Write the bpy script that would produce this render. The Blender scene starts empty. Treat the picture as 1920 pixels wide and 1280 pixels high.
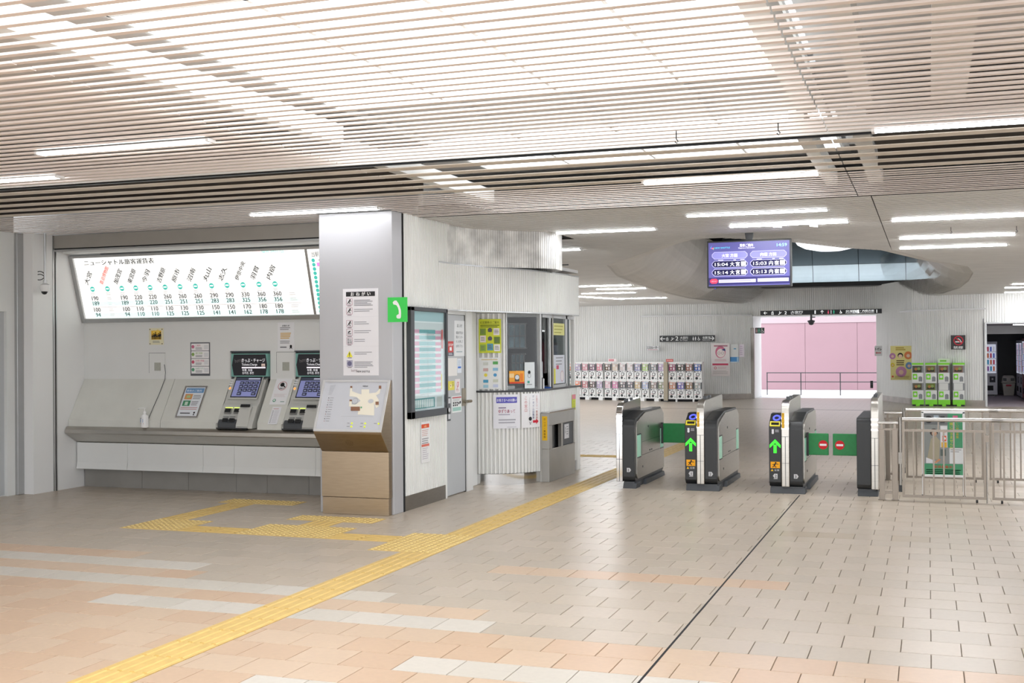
import bpy, bmesh, math, random
from mathutils import Vector, Matrix
random.seed(7)
S = bpy.context.scene
COL = S.collection

# ------------------------------------------------------------------ camera, world, exposure
FPX = 2205.0
EYE = Vector((0, 0, 1.6))
_yaw, _roll, _pitch = math.atan(780 / FPX), .0075, math.atan(14 / FPX)
FWD = Vector((-math.sin(_yaw) * math.cos(_pitch), math.cos(_yaw) * math.cos(_pitch), math.sin(_pitch)))
_r0 = Vector((math.cos(_yaw), math.sin(_yaw), 0))
_u0 = _r0.cross(FWD)
RGT = _r0 * math.cos(_roll) - _u0 * math.sin(_roll)
UPV = _r0 * math.sin(_roll) + _u0 * math.cos(_roll)
cam = bpy.data.cameras.new('camera')
cam.sensor_width = 36.0
cam.lens = 36.0 * FPX / 1920
cam.clip_start, cam.clip_end = .05, 200
camo = bpy.data.objects.new('camera', cam)
COL.objects.link(camo)
camo.matrix_world = Matrix(((RGT.x, UPV.x, -FWD.x, EYE.x), (RGT.y, UPV.y, -FWD.y, EYE.y), (RGT.z, UPV.z, -FWD.z, EYE.z), (0, 0, 0, 1)))
S.camera = camo
W = bpy.data.worlds.new('world')
S.world = W
W.use_nodes = True
W.node_tree.nodes['Background'].inputs[0].default_value = (.93, .96, 1, 1)
W.node_tree.nodes['Background'].inputs[1].default_value = 3.0
S.view_settings.view_transform = 'Standard'
S.view_settings.look = 'None'
S.view_settings.gamma = 1
S.view_settings.use_curve_mapping = False
S.view_settings.exposure = 0.12
PANEL_L = 3.15      # radiance of the luminous ceiling panels
TUBE_L = 26.0      # radiance of the near strip lights
TUBE_FAR = 75.0    # radiance of the strip lights of the gate hall


def ray(px, py):
    return FWD * FPX + RGT * (px - 960) - UPV * (py - 640)


def at(px, py, ax, val):
    """the point of the plane x/y/z = val that the photograph shows at pixel px, py"""
    d = ray(px, py)
    return EYE + d * ((val - EYE[ax]) / d[ax])


# ------------------------------------------------------------------ materials
def lin(h):
    if isinstance(h, str):
        c = [int(h[i:i + 2], 16) / 255 for i in (0, 2, 4)]
    else:
        c = [x / 255 for x in h]
    return tuple(x / 12.92 if x <= .04045 else ((x + .055) / 1.055) ** 2.4 for x in c)


MATS = {}


def mat(name, c, rough=.5, metal=0., noise=.0, nscale=6., emit=0., spec=.5, stretch=None, bump=0., rnd=0.):
    if name in MATS:
        return MATS[name]
    m = bpy.data.materials.new(name)
    MATS[name] = m
    m.use_nodes = True
    nt = m.node_tree
    b = nt.nodes['Principled BSDF']
    col = lin(c)
    b.inputs['Base Color'].default_value = (*col, 1)
    b.inputs['Roughness'].default_value = rough
    b.inputs['Metallic'].default_value = metal
    b.inputs['Specular IOR Level'].default_value = spec
    m.diffuse_color = (*col, 1)
    if emit:
        b.inputs['Emission Color'].default_value = (*col, 1)
        b.inputs['Emission Strength'].default_value = emit
    if noise or bump or rnd:
        tc = nt.nodes.new('ShaderNodeTexCoord')
        src = tc.outputs['Object']
        if stretch:
            mp = nt.nodes.new('ShaderNodeMapping')
            mp.inputs['Scale'].default_value = stretch
            nt.links.new(src, mp.inputs[0])
            src = mp.outputs[0]
        if rnd:
            oi = nt.nodes.new('ShaderNodeObjectInfo')
            ad = nt.nodes.new('ShaderNodeVectorMath')
            ad.operation = 'MULTIPLY_ADD'
            ad.inputs[1].default_value = (1, 1, 1)
            sc = nt.nodes.new('ShaderNodeVectorMath')
            sc.operation = 'SCALE'
            sc.inputs[3].default_value = 40
            cb = nt.nodes.new('ShaderNodeCombineXYZ')
            for i in range(3):
                nt.links.new(oi.outputs['Random'], cb.inputs[i])
            nt.links.new(cb.outputs[0], sc.inputs[0])
            nt.links.new(src, ad.inputs[0])
            nt.links.new(sc.outputs[0], ad.inputs[2])
            src = ad.outputs[0]
        tn = nt.nodes.new('ShaderNodeTexNoise')
        tn.inputs['Scale'].default_value = nscale
        tn.inputs['Detail'].default_value = 5
        nt.links.new(src, tn.inputs['Vector'])
        mr = nt.nodes.new('ShaderNodeMapRange')
        mr.inputs['From Min'].default_value = .25
        mr.inputs['From Max'].default_value = .75
        mr.inputs['To Min'].default_value = 1 - noise
        mr.inputs['To Max'].default_value = 1 + noise * .6
        nt.links.new(tn.outputs[0], mr.inputs['Value'])
        val = mr.outputs[0]
        if rnd:
            m2 = nt.nodes.new('ShaderNodeMapRange')
            m2.inputs['To Min'].default_value = 1 - rnd
            m2.inputs['To Max'].default_value = 1 + rnd
            nt.links.new(oi.outputs['Random'], m2.inputs['Value'])
            mm = nt.nodes.new('ShaderNodeMath')
            mm.operation = 'MULTIPLY'
            nt.links.new(val, mm.inputs[0])
            nt.links.new(m2.outputs[0], mm.inputs[1])
            val = mm.outputs[0]
        vm = nt.nodes.new('ShaderNodeVectorMath')
        vm.operation = 'SCALE'
        vm.inputs[0].default_value = col
        nt.links.new(val, vm.inputs[3])
        nt.links.new(vm.outputs[0], b.inputs['Base Color'])
        if bump:
            bp = nt.nodes.new('ShaderNodeBump')
            bp.inputs['Strength'].default_value = bump
            bp.inputs['Distance'].default_value = .01
            nt.links.new(tn.outputs[0], bp.inputs['Height'])
            nt.links.new(bp.outputs[0], b.inputs['Normal'])
    return m


def ink(h, emit=0.):
    return mat('print_' + h + ('_lit%.1f' % emit if emit else ''), h, .6, emit=emit, spec=.3)


def glass(name, tint=(.95, .98, .98), refl=.12):
    m = bpy.data.materials.new(name)
    m.use_nodes = True
    nt = m.node_tree
    nt.nodes.remove(nt.nodes['Principled BSDF'])
    t = nt.nodes.new('ShaderNodeBsdfTransparent')
    t.inputs[0].default_value = (*tint, 1)
    g = nt.nodes.new('ShaderNodeBsdfGlossy')
    g.inputs['Roughness'].default_value = .03
    f0 = nt.nodes.new('ShaderNodeLayerWeight')
    f0.inputs[0].default_value = .5
    f1 = nt.nodes.new('ShaderNodeMath')
    f1.operation = 'POWER'
    f1.inputs[1].default_value = 4
    nt.links.new(f0.outputs['Facing'], f1.inputs[0])
    f = nt.nodes.new('ShaderNodeMath')
    f.operation = 'MULTIPLY_ADD'
    f.inputs[1].default_value = refl * 2
    f.inputs[2].default_value = refl * .3
    nt.links.new(f1.outputs[0], f.inputs[0])
    mx = nt.nodes.new('ShaderNodeMixShader')
    nt.links.new(f.outputs[0], mx.inputs[0])
    nt.links.new(t.outputs[0], mx.inputs[1])
    nt.links.new(g.outputs[0], mx.inputs[2])
    nt.links.new(mx.outputs[0], nt.nodes['Material Output'].inputs[0])
    return m


M_WALL = mat('wall_paint', 'e4e4e3', .55, noise=.04, nscale=1.2)
M_RIB = mat('ribbed_white_metal', 'e6e6e3', .4, noise=.05, nscale=2.0)
M_RIBFAR = mat('ribbed_grey_metal', 'ebebe8', .45, noise=.05, nscale=.6)
M_DIRTY = mat('sooty_white_metal', 'dfdedb', .5, noise=.45, nscale=4.5)
M_GREY = mat('grey_panel_paint', 'd8d9d7', .45, noise=.05, nscale=1.5)
M_DOOR = mat('grey_door_paint', 'b3b6b8', .5, noise=.06, nscale=1.5)
M_PANEL = mat('stained_counter_panel', 'd0d0c9', .42, noise=.10, nscale=2.2)
M_STEEL = mat('brushed_steel', 'b9b5ae', .30, 1., noise=.10, nscale=9, stretch=(1, 1, 18))
M_STEELD = mat('dark_brushed_steel', '8f8b85', .36, 1., noise=.12, nscale=9, stretch=(1, 1, 14))
M_SILVER = mat('silver_trim', 'd0d0d0', .45, .35, noise=.04)
M_KIOSK = mat('kiosk_steel', 'a2917b', .34, 1., noise=.10, nscale=7, stretch=(1, 1, 12))
M_STEELP = mat('polished_steel', 'd8d8d8', .12, 1., noise=.04, nscale=5)
M_BLACK = mat('black_plastic', '1f2123', .35, noise=.08, nscale=12)
M_DARK = mat('charcoal_plastic', '43464a', .5, noise=.08, nscale=8)
M_GAP = mat('dark_joint', '17171a', .9, noise=.1)
M_SLAT = mat('slat_enamel', 'e0d7d2', .45, noise=.06, nscale=3, rnd=.03)
M_SLATB = mat('weathered_slat_enamel', 'd2c9bd', .5, noise=.16, nscale=5, rnd=.03)
M_SLATD = mat('far_slat_enamel', 'e0deda', .5, noise=.08, nscale=2)
M_PLEN = mat('plenum_white', 'd8d8d8', .8, noise=.04)
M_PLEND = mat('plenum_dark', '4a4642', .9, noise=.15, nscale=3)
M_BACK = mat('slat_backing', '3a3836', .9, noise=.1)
M_DIFF = mat('luminous_panel', 'f6fbff', .6, emit=PANEL_L)
M_TUBE = mat('strip_lamp', 'fafcff', .5, emit=TUBE_L)
M_TUBEF = mat('strip_lamp_hall', 'fafcff', .5, emit=TUBE_FAR)
M_WHITE = mat('white_plastic', 'e6e6e6', .4, noise=.03)
M_PAPER = mat('paper', 'e2e2e4', .6, noise=.02)
M_YEL = mat('tactile_yellow', 'd3b36c', .5, noise=.10, nscale=14)
M_GREEN = mat('flap_green', '12803f', .45, noise=.12, nscale=30)
M_GLASS = glass('clear_glass')
M_AL = mat('aluminium', 'b4b5b5', .35, .9, noise=.05)
M_GROUT = mat('floor_grout', '84796c', .8, noise=.15, nscale=20)


# ------------------------------------------------------------------ mesh builder
class G:
    def __init__(s):
        s.v, s.f, s.mi, s.ms, s.mats = [], [], [], {}, []

    def m(s, mt):
        if mt.name not in s.ms:
            s.ms[mt.name] = len(s.mats)
            s.mats.append(mt)
        return s.ms[mt.name]

    def poly(s, pts, mt):
        n = len(s.v)
        s.v += [tuple(p) for p in pts]
        s.f.append(tuple(range(n, n + len(pts))))
        s.mi.append(s.m(mt))
        return s

    def mesh(s, vs, fs, mt):
        n = len(s.v)
        k = s.m(mt)
        s.v += [tuple(p) for p in vs]
        for f in fs:
            s.f.append(tuple(i + n for i in f))
            s.mi.append(k)
        return s

    def box(s, x0, x1, y0, y1, z0, z1, mt):
        vs = [(x, y, z) for z in (z0, z1) for y in (y0, y1) for x in (x0, x1)]
        return s.mesh(vs, [(0, 2, 3, 1), (4, 5, 7, 6), (0, 1, 5, 4), (2, 6, 7, 3), (0, 4, 6, 2), (1, 3, 7, 5)], mt)

    def prism(s, pts, ax, a, b, mt):
        def P(p, t):
            return (t, p[0], p[1]) if ax == 'x' else ((p[0], t, p[1]) if ax == 'y' else (p[0], p[1], t))
        n = len(pts)
        vs = [P(p, a) for p in pts] + [P(p, b) for p in pts]
        area = sum(pts[i][0] * pts[(i + 1) % n][1] - pts[(i + 1) % n][0] * pts[i][1] for i in range(n))
        up = (area > 0) == ((b > a) if ax != 'y' else (b < a))
        fs = [tuple(range(n))[::-1], tuple(range(n, 2 * n))] + [(i, (i + 1) % n, n + (i + 1) % n, n + i) for i in range(n)]
        if not up:
            fs = [f[::-1] for f in fs]
        return s.mesh(vs, fs, mt)

    def tube(s, path, r, mt, n=8, caps=True):
        path = [Vector(p) for p in path]
        vs, fs = [], []
        for i, p in enumerate(path):
            d = (path[min(i + 1, len(path) - 1)] - path[max(i - 1, 0)]).normalized()
            a = d.cross(Vector((0, 0, 1)))
            if a.length < 1e-3:
                a = d.cross(Vector((1, 0, 0)))
            a.normalize()
            b = d.cross(a)
            rr = r[i] if isinstance(r, (list, tuple)) else r
            vs += [p + (a * math.cos(t * 2 * math.pi / n) + b * math.sin(t * 2 * math.pi / n)) * rr for t in range(n)]
        for i in range(len(path) - 1):
            for j in range(n):
                k = (j + 1) % n
                fs.append((i * n + j, (i + 1) * n + j, (i + 1) * n + k, i * n + k))
        if caps:
            fs += [tuple(range(n)), tuple(range((len(path) - 1) * n, len(path) * n))[::-1]]
        return s.mesh(vs, fs, mt)

    def lathe(s, prof, c, mt, n=16):
        vs, fs = [], []
        for r, z in prof:
            vs += [(c[0] + r * math.cos(t * 2 * math.pi / n), c[1] + r * math.sin(t * 2 * math.pi / n), c[2] + z) for t in range(n)]
        for i in range(len(prof) - 1):
            for j in range(n):
                k = (j + 1) % n
                fs.append((i * n + j, i * n + k, (i + 1) * n + k, (i + 1) * n + j))
        fs += [tuple(range(n))[::-1], tuple(range((len(prof) - 1) * n, len(prof) * n))]
        return s.mesh(vs, fs, mt)

    def build(s, name, parent=None, smooth=0, bevel=0., origin=None):
        o0 = origin or (parent.location if parent else Vector((0, 0, 0)))
        if parent is not None and parent.parent is not None:
            o0 = parent.parent.location + parent.location
        me = bpy.data.meshes.new(name)
        me.from_pydata([(x - o0[0], y - o0[1], z - o0[2]) for x, y, z in s.v], [], s.f)
        for mt in s.mats:
            me.materials.append(mt)
        me.polygons.foreach_set('material_index', s.mi)
        if smooth:
            me.polygons.foreach_set('use_smooth', [True] * len(s.f))
            me.set_sharp_from_angle(angle=math.radians(smooth))
        me.update()
        ob = bpy.data.objects.new(name, me)
        COL.objects.link(ob)
        if parent:
            ob.parent = parent
        elif origin:
            ob.location = origin
        if bevel:
            md = ob.modifiers.new('edge', 'BEVEL')
            md.width = bevel
            md.segments = 2
            md.limit_method = 'ANGLE'
            md.angle_limit = .6
        return ob


def tag(o, label=None, cat=None, group=None, kind=None):
    for k, v in (('label', label), ('category', cat), ('group', group), ('kind', kind)):
        if v:
            o[k] = v
    return o


def thing(name, label, cat, loc, group=None):
    o = bpy.data.objects.new(name, None)
    o.empty_display_size = .1
    COL.objects.link(o)
    o.location = loc
    return tag(o, label, cat, group)


def struct(name, loc=(0, 0, 0)):
    o = bpy.data.objects.new(name, None)
    COL.objects.link(o)
    o.location = loc
    o['kind'] = 'structure'
    return o


def dup(root, loc, label=None, group=None):
    r = root.copy()
    COL.objects.link(r)
    r.location = loc
    if label:
        r['label'] = label
    if group:
        r['group'] = group
    for ch in list(root.children):
        c = ch.copy()
        COL.objects.link(c)
        c.parent = r
        for g in ch.children:
            d = g.copy()
            COL.objects.link(d)
            d.parent = c
    return r


# ------------------------------------------------------------------ flat print on surfaces
_GLYPH = {}


def glyphs(txt):
    if txt not in _GLYPH:
        cu = bpy.data.curves.new('lettering', 'FONT')
        cu.body = txt
        cu.size = 1
        cu.resolution_u = 2
        ob = bpy.data.objects.new('lettering', cu)
        me = bpy.data.meshes.new_from_object(ob)
        vs = [(v.co.x, v.co.y) for v in me.vertices]
        fs = [tuple(p.vertices) for p in me.polygons]
        bpy.data.objects.remove(ob)
        bpy.data.curves.remove(cu)
        bpy.data.meshes.remove(me)
        xs = [v[0] for v in vs] or [0, 1]
        _GLYPH[txt] = (vs, fs, min(xs), max(xs))
    return _GLYPH[txt]


class Face:
    """a printed surface: o + u*U + v*V, raised by lift along the normal; fn bends it"""

    def __init__(s, o, u, v, fn=None):
        s.o, s.u, s.v = Vector(o), Vector(u).normalized(), Vector(v).normalized()
        s.n = s.u.cross(s.v)
        s.fn = fn
        s.g = G()
        s.k = 1

    def P(s, u, v, w=0.):
        if s.fn:
            return s.fn(u, v, w)
        return s.o + s.u * u + s.v * v + s.n * w

    def uv(s, px, py):
        d = ray(px, py)
        p = EYE + d * ((s.o - EYE).dot(s.n) / d.dot(s.n)) - s.o
        return p.dot(s.u), p.dot(s.v)

    def lift(s):
        s.k += 1
        return .0006 * s.k

    def rect(s, u0, v0, u1, v1, mt, lv=None):
        w = .0009 * (lv if lv else 1)
        n = max(1, int(abs(u1 - u0) / .05)) if s.fn else 1
        for i in range(n):
            a, b = u0 + (u1 - u0) * i / n, u0 + (u1 - u0) * (i + 1) / n
            s.g.poly([s.P(a, v0, w), s.P(b, v0, w), s.P(b, v1, w), s.P(a, v1, w)], mt)
        return s

    def poly(s, pts, mt, lv=2):
        s.g.poly([s.P(u, v, .0009 * lv) for u, v in pts], mt)
        return s

    def disc(s, u, v, r, mt, lv=2, n=14, rv=None):
        return s.poly([(u + r * math.cos(t * 2 * math.pi / n), v + (rv or r) * math.sin(t * 2 * math.pi / n)) for t in range(n)], mt, lv)

    def ring(s, u, v, r, r2, mt, lv=2, n=18):
        w = .0009 * lv
        for t in range(n):
            a, b = t * 2 * math.pi / n, (t + 1) * 2 * math.pi / n
            s.g.poly([s.P(u + R * math.cos(q), v + R * math.sin(q), w) for R, q in ((r2, a), (r, a), (r, b), (r2, b))], mt)
        return s

    def line(s, a, b, wd, mt, lv=2):
        a, b = Vector(a), Vector(b)
        d = (b - a).normalized() * wd * .5
        q = Vector((-d.y, d.x))
        return s.poly([a - q, b - q, b + q, a + q], mt, lv)

    def rline(s, u0, v0, u1, v1, wd, mt, lv=2):
        """an outlined rectangle"""
        s.rect(u0, v0, u1, v0 + wd, mt, lv)
        s.rect(u0, v1 - wd, u1, v1, mt, lv)
        s.rect(u0, v0 + wd, u0 + wd, v1 - wd, mt, lv)
        s.rect(u1 - wd, v0 + wd, u1, v1 - wd, mt, lv)
        return s

    def text(s, txt, u, v, size, mt, al='l', rot=0., w=None, lv=3, bold=0.):
        vs, fs, x0, x1 = glyphs(txt)
        sx = size if w is None else w / max(1e-6, x1 - x0)
        sh = x0 if al == 'l' else ((x0 + x1) / 2 if al == 'c' else x1)
        ca, sa = math.cos(rot), math.sin(rot)
        for d in ((0,) if not bold else (-bold, bold)):
            out = []
            for x, y in vs:
                a, b = (x - sh) * sx + d * size, y * size
                out.append(s.P(u + a * ca - b * sa, v + a * sa + b * ca, .0009 * lv + .0003 * (d > 0)))
            s.g.mesh(out, fs, mt)
        return s

    def vtext(s, txt, u, v, size, mt, lv=3, gap=1.0):
        for i, ch in enumerate(txt):
            s.text(ch, u, v - (i + 1) * size * gap, size, mt, 'c', lv=lv)
        return s

    def lines(s, u0, v0, u1, n, gap, h, mt, lv=2, rag=.25):
        """rows of copy too small to read"""
        for i in range(n):
            e = u1 - (u1 - u0) * rag * random.random()
            s.rect(u0, v0 - i * gap - h, e, v0 - i * gap, mt, lv)
        return s

    def build(s, name, parent):
        return s.g.build(name, parent)


K, WH = ink('1c1d1f'), ink('f2f2f2')
TXT = ink('8a8a8e')


def arrow(f, u, v, sz, ang, mt, lv=3, wd=.16):
    """a signage arrow: shaft and two barbs"""
    c, q = math.cos(ang), math.sin(ang)

    def R(x, y):
        return (u + (x * c - y * q) * sz, v + (x * q + y * c) * sz)
    f.line(R(-.5, 0), R(.42, 0), wd * sz, mt, lv)
    f.line(R(.5, 0), R(.05, .42), wd * sz, mt, lv + .2)
    f.line(R(.5, 0), R(.05, -.42), wd * sz, mt, lv + .3)


def picto_person(f, u, v, h, mt, lv=3, skirt=False):
    f.disc(u, v + h * .88, h * .11, mt, lv, 10)
    if skirt:
        f.poly([(u - h * .08, v + h * .74), (u - h * .2, v + h * .28), (u + h * .2, v + h * .28), (u + h * .08, v + h * .74)], mt, lv)
    else:
        f.rect(u - h * .15, v + h * .38, u + h * .15, v + h * .74, mt, lv)
    f.rect(u - h * .12, v, u - h * .02, v + h * .4, mt, lv)
    f.rect(u + h * .02, v, u + h * .12, v + h * .4, mt, lv)


def picto_lift(f, u, v, h, mt, dk, lv=3):
    f.rect(u - h * .3, v, u + h * .3, v + h * .62, mt, lv)
    for i in (-1, 0, 1):
        f.disc(u + i * h * .17, v + h * .45, h * .06, dk, lv + 1, 8)
        f.rect(u + i * h * .17 - h * .06, v + h * .1, u + i * h * .17 + h * .06, v + h * .38, dk, lv + 1)
    f.poly([(u - h * .22, v + h * .7), (u - h * .02, v + h * .7), (u - h * .12, v + h * .95)], mt, lv)
    f.poly([(u + h * .02, v + h * .95), (u + h * .12, v + h * .7), (u + h * .22, v + h * .95)], mt, lv)


def picto_escalator(f, u, v, h, mt, lv=3):
    f.line((u - h * .45, v + h * .08), (u - h * .2, v + h * .08), h * .14, mt, lv)
    f.line((u - h * .24, v + h * .06), (u + h * .28, v + h * .62), h * .15, mt, lv + .1)
    f.line((u + h * .24, v + h * .6), (u + h * .46, v + h * .6), h * .14, mt, lv)
    f.disc(u - h * .1, v + h * .82, h * .1, mt, lv, 8)
    f.line((u - h * .1, v + h * .36), (u - h * .1, v + h * .7), h * .15, mt, lv)


def picto_chair(f, u, v, h, mt, lv=3):
    f.disc(u - h * .08, v + h * .9, h * .09, mt, lv, 8)
    f.line((u - h * .08, v + h * .8), (u - h * .04, v + h * .42), h * .12, mt, lv)
    f.line((u - h * .06, v + h * .42), (u + h * .2, v + h * .42), h * .1, mt, lv)
    f.line((u + h * .18, v + h * .44), (u + h * .32, v + h * .1), h * .1, mt, lv)
    f.ring(u - h * .02, v + h * .26, h * .27, h * .18, mt, lv, 14)


# ================================================================== FLOOR
def tile_mat(name, c):
    return mat(name, c, .32, noise=.05, nscale=30, spec=.35, rnd=.016)


T_BEIGE = [tile_mat('tile_beige', 'b8ab9b'), tile_mat('tile_beige_light', 'bbae9f'), tile_mat('tile_beige_grey', 'b5a99a')]
T_PEACH = [tile_mat('tile_peach', 'c4a88e'), tile_mat('tile_peach_light', 'c6ae96')]
T_PALE = [tile_mat('tile_pale', 'c4bdb2'), tile_mat('tile_pale_light', 'c8c1b7')]
ROW, TW, Y0R = .283, .30, 6.20


def tile_kind(r, x):
    """bands of peach and pale tiles across the hall; r counts rows from Y0R"""
    if r == 6:
        return 'p' if -2.95 < x < -.85 else 'b'
    if r == 5:
        return 'p' if x < -5.95 else 'b'
    if r == 4:
        return 'w' if x < -5.2 else 'b'
    if r == 3:
        return 'p' if x < -4.8 else 'b'
    if r == 2:
        return 'w' if x < -3.4 else 'b'
    if r == 1:
        return 'p' if x < -2.5 else 'b'
    if r == 0:
        return 'p' if x < -4.95 else ('w' if x < -2.3 else 'b')
    if r in (-1, -2):
        return 'p'
    if r == -3:
        return 'p' if x < -2.52 else 'w'
    if r < -3:
        return 'p' if (r % 5 or x < -3) else 'w'
    if r == 14 and x > -1.6:
        return 'g'
    if r in (60, 61, 66) and -6 < x < -3.2:
        return 'p'
    return 'b'


floor = G()
floor.box(-14, 12, -6, 19.784, -.12, -.006, M_GROUT)
M_FLOORFAR = mat('far_floor_tiles', 'd0c3b2', .30, noise=.06, nscale=3, spec=.4)
nt = M_FLOORFAR.node_tree      # laid tiles: only joints, past the distance where single tiles can be told apart
tc = nt.nodes.new('ShaderNodeTexCoord')
bk = nt.nodes.new('ShaderNodeTexBrick')
bk.inputs['Scale'].default_value = 1
bk.inputs['Brick Width'].default_value = TW
bk.inputs['Row Height'].default_value = ROW
bk.inputs['Mortar Size'].default_value = .004
bk.inputs['Color1'].default_value = (*lin('b8ab9b'), 1)
bk.inputs['Color2'].default_value = (*lin('b3a696'), 1)
bk.inputs['Mortar'].default_value = (*lin('8d8174'), 1)
nt.links.new(tc.outputs['Object'], bk.inputs[0])
nt.links.new(bk.outputs[0], nt.nodes['Principled BSDF'].inputs['Base Color'])
floor.box(-14, 12, 19.784, 37.6, -.12, 0, M_FLOORFAR)
floor_o = tag(floor.build('floor'), kind='structure')


def tile_geo(g, x0, x1, y0, y1, mt):
    z0, z1, b = -.006, 0, .0015
    vs = [(x0, y0, z0), (x1, y0, z0), (x1, y1, z0), (x0, y1, z0), (x0 + b, y0 + b, z1), (x1 - b, y0 + b, z1), (x1 - b, y1 - b, z1), (x0 + b, y1 - b, z1)]
    g.mesh(vs, [(4, 5, 6, 7), (0, 1, 5, 4), (1, 2, 6, 5), (2, 3, 7, 6), (3, 0, 4, 7)], mt)


TACT = []      # tactile squares: x0, x1, y0, y1, kind
for i in range(13):
    TACT.append((-3.95, -3.65, 8.5 - .3 * (i + 1), 8.5 - .3 * i, 'bar_y'))
for i in range(2):
    for j in range(3):
        TACT.append((-4.25 + .3 * i, -3.95 + .3 * i, 8.5 + .3 * j, 8.8 + .3 * j, 'dot'))
for i in range(44):
    TACT.append((-3.95, -3.65, 9.4 + .3 * i, 9.7 + .3 * i, 'bar_y'))
for i in range(2):
    TACT.append((-4.85 + .3 * i, -4.55 + .3 * i, 8.9, 9.2, 'bar_x'))
    TACT.append((-6.35 + .3 * i, -6.05 + .3 * i, 8.9, 9.2, 'bar_x'))
    for j in range(2):
        TACT.append((-6.95 + .3 * i, -6.65 + .3 * i, 8.9 + .3 * j, 9.2 + .3 * j, 'dot'))
for i in range(3):
    for j in range(2):
        TACT.append((-5.75 + .3 * i, -5.45 + .3 * i, 8.9 + .3 * j, 9.2 + .3 * j, 'dot'))
    TACT.append((-5.75 + .3 * i, -5.45 + .3 * i, 9.8, 10.1, 'dot'))
    TACT.append((-7.1 + .3 * i, -6.8 + .3 * i, 10.7, 11.0, 'dot'))
TACT.append((-5.45, -5.15, 9.5, 9.8, 'bar_y'))
for j in range(4):
    TACT.append((-6.95, -6.65, 9.5 + .3 * j, 9.8 + .3 * j, 'bar_y'))
for i in range(14):
    TACT.append((-4.25 - .3 * i, -3.95 - .3 * i, 16.75, 17.05, 'bar_x'))


def on_tactile(x0, x1, y0, y1):
    return any(x0 < b + .01 and x1 > a - .01 and y0 < d + .01 and y1 > c - .01 for a, b, c, d, _ in TACT)


def in_view(x, y, z=0., m=60):
    p = Vector((x, y, z)) - EYE
    w = p.dot(FWD)
    if w < .5:
        return False
    px, py = 960 + FPX * p.dot(RGT) / w, 640 - FPX * p.dot(UPV) / w
    return -m < px < 1920 + m and -m < py < 1280 + m


def clip_tile(x0, x1, y0, y1):
    """cut a tile where tactile squares lie: the rectangles that are left"""
    out = [(x0, x1, y0, y1)]
    for a, b, c, d, _ in TACT:
        nw = []
        for p, q, r, t in out:
            if q <= a or p >= b or t <= c or r >= d:
                nw.append((p, q, r, t))
                continue
            nw += [(p, a, r, t), (b, q, r, t), (max(p, a), min(q, b), r, c), (max(p, a), min(q, b), d, t)]
        out = [z for z in nw if z[1] - z[0] > .008 and z[3] - z[2] > .008]
    return out


rows = []
for r in range(-33, 49):
    y = Y0R + ROW * r
    for c in range(-44, 28):
        x = c * TW + (0 if r % 2 == 0 else TW / 2)
        rows.append((r, x, y))
tileset, tmesh = [], {}
rest = G()
cand = sorted((y, x, r) for r, x, y in rows if y > 4.2 and in_view(x + .15, y + .14))
near = set((round(x, 3), r) for y, x, r in cand[:300])
for r, x, y in rows:
    if y + ROW > 20.01:
        continue
    k = tile_kind(r, x + .15)
    pool = {'b': T_BEIGE, 'p': T_PEACH, 'w': T_PALE, 'g': [T_BEIGE[2], tile_mat('tile_brown_beige', 'b0a28f')]}[k]
    mt = random.choice(pool)
    J = .0018
    whole = not on_tactile(x, x + TW, y, y + ROW)
    if (round(x, 3), r) in near and whole:
        if mt.name not in tmesh:
            g = G()
            tile_geo(g, J, TW - J, J, ROW - J, mt)
            o = g.build('tile')
            tmesh[mt.name] = o.data
        else:
            o = bpy.data.objects.new('tile', tmesh[mt.name])
            COL.objects.link(o)
        o.location = (x, y, random.uniform(-.0006, .0002))
        o.parent = floor_o
    else:
        for p, q, s0, s1 in ([(x, x + TW, y, y + ROW)] if whole else clip_tile(x, x + TW, y, y + ROW)):
            tile_geo(rest, p + J, q - J, s0 + J, s1 - J, mt)
tag(rest.build('tile_field', floor_o), kind='stuff')
j = G().box(-1.326, -1.314, -3, 13.0, -.004, .0012, M_GAP)
j.build('expansion_joint', floor_o)
G().box(-7.5, 1.0, 30.7, 30.76, -.004, .0012, M_GAP).build('expansion_joint', floor_o)

tp = thing('tactile_paving', 'yellow tactile guide path of ribbed and dotted squares on the beige floor', 'tactile path', (-3.8, 9, 0))
TG = {}


def tact_geo(kind):
    g = G()
    a = .1485
    g.mesh([(-a, -a, -.005), (a, -a, -.005), (a, a, -.005), (-a, a, -.005), (-a, -a, .001), (a, -a, .001), (a, a, .001), (-a, a, .001)],
           [(4, 5, 6, 7), (0, 1, 5, 4), (1, 2, 6, 5), (2, 3, 7, 6), (3, 0, 4, 7)], M_YEL)
    if kind == 'dot':
        for i in range(5):
            for j in range(5):
                x, y = -.12 + .06 * i, -.12 + .06 * j
                vs = [(x + R * math.cos(t * math.pi / 3), y + R * math.sin(t * math.pi / 3), z) for R, z in ((.017, .001), (.010, .006)) for t in range(6)]
                g.mesh(vs, [(t, (t + 1) % 6, 6 + (t + 1) % 6, 6 + t) for t in range(6)] + [tuple(range(6, 12))], mat('tactile_yellow_stud', 'dcc27e', .45))
    else:
        for i in range(4):
            c = -.1125 + .075 * i
            p = [(c - .017, .001), (c - .011, .006), (c + .011, .006), (c + .017, .001)]
            if kind == 'bar_y':
                vs = [(q, t, z) for t in (-.14, .14) for q, z in p]
            else:
                vs = [(t, q, z) for t in (.14, -.14) for q, z in p]
            g.mesh(vs, [(0, 4, 5, 1)[::-1], (1, 5, 6, 2)[::-1], (2, 6, 7, 3)[::-1], (0, 1, 2, 3)[::-1], (4, 5, 6, 7)], M_YEL)
    return g


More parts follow.
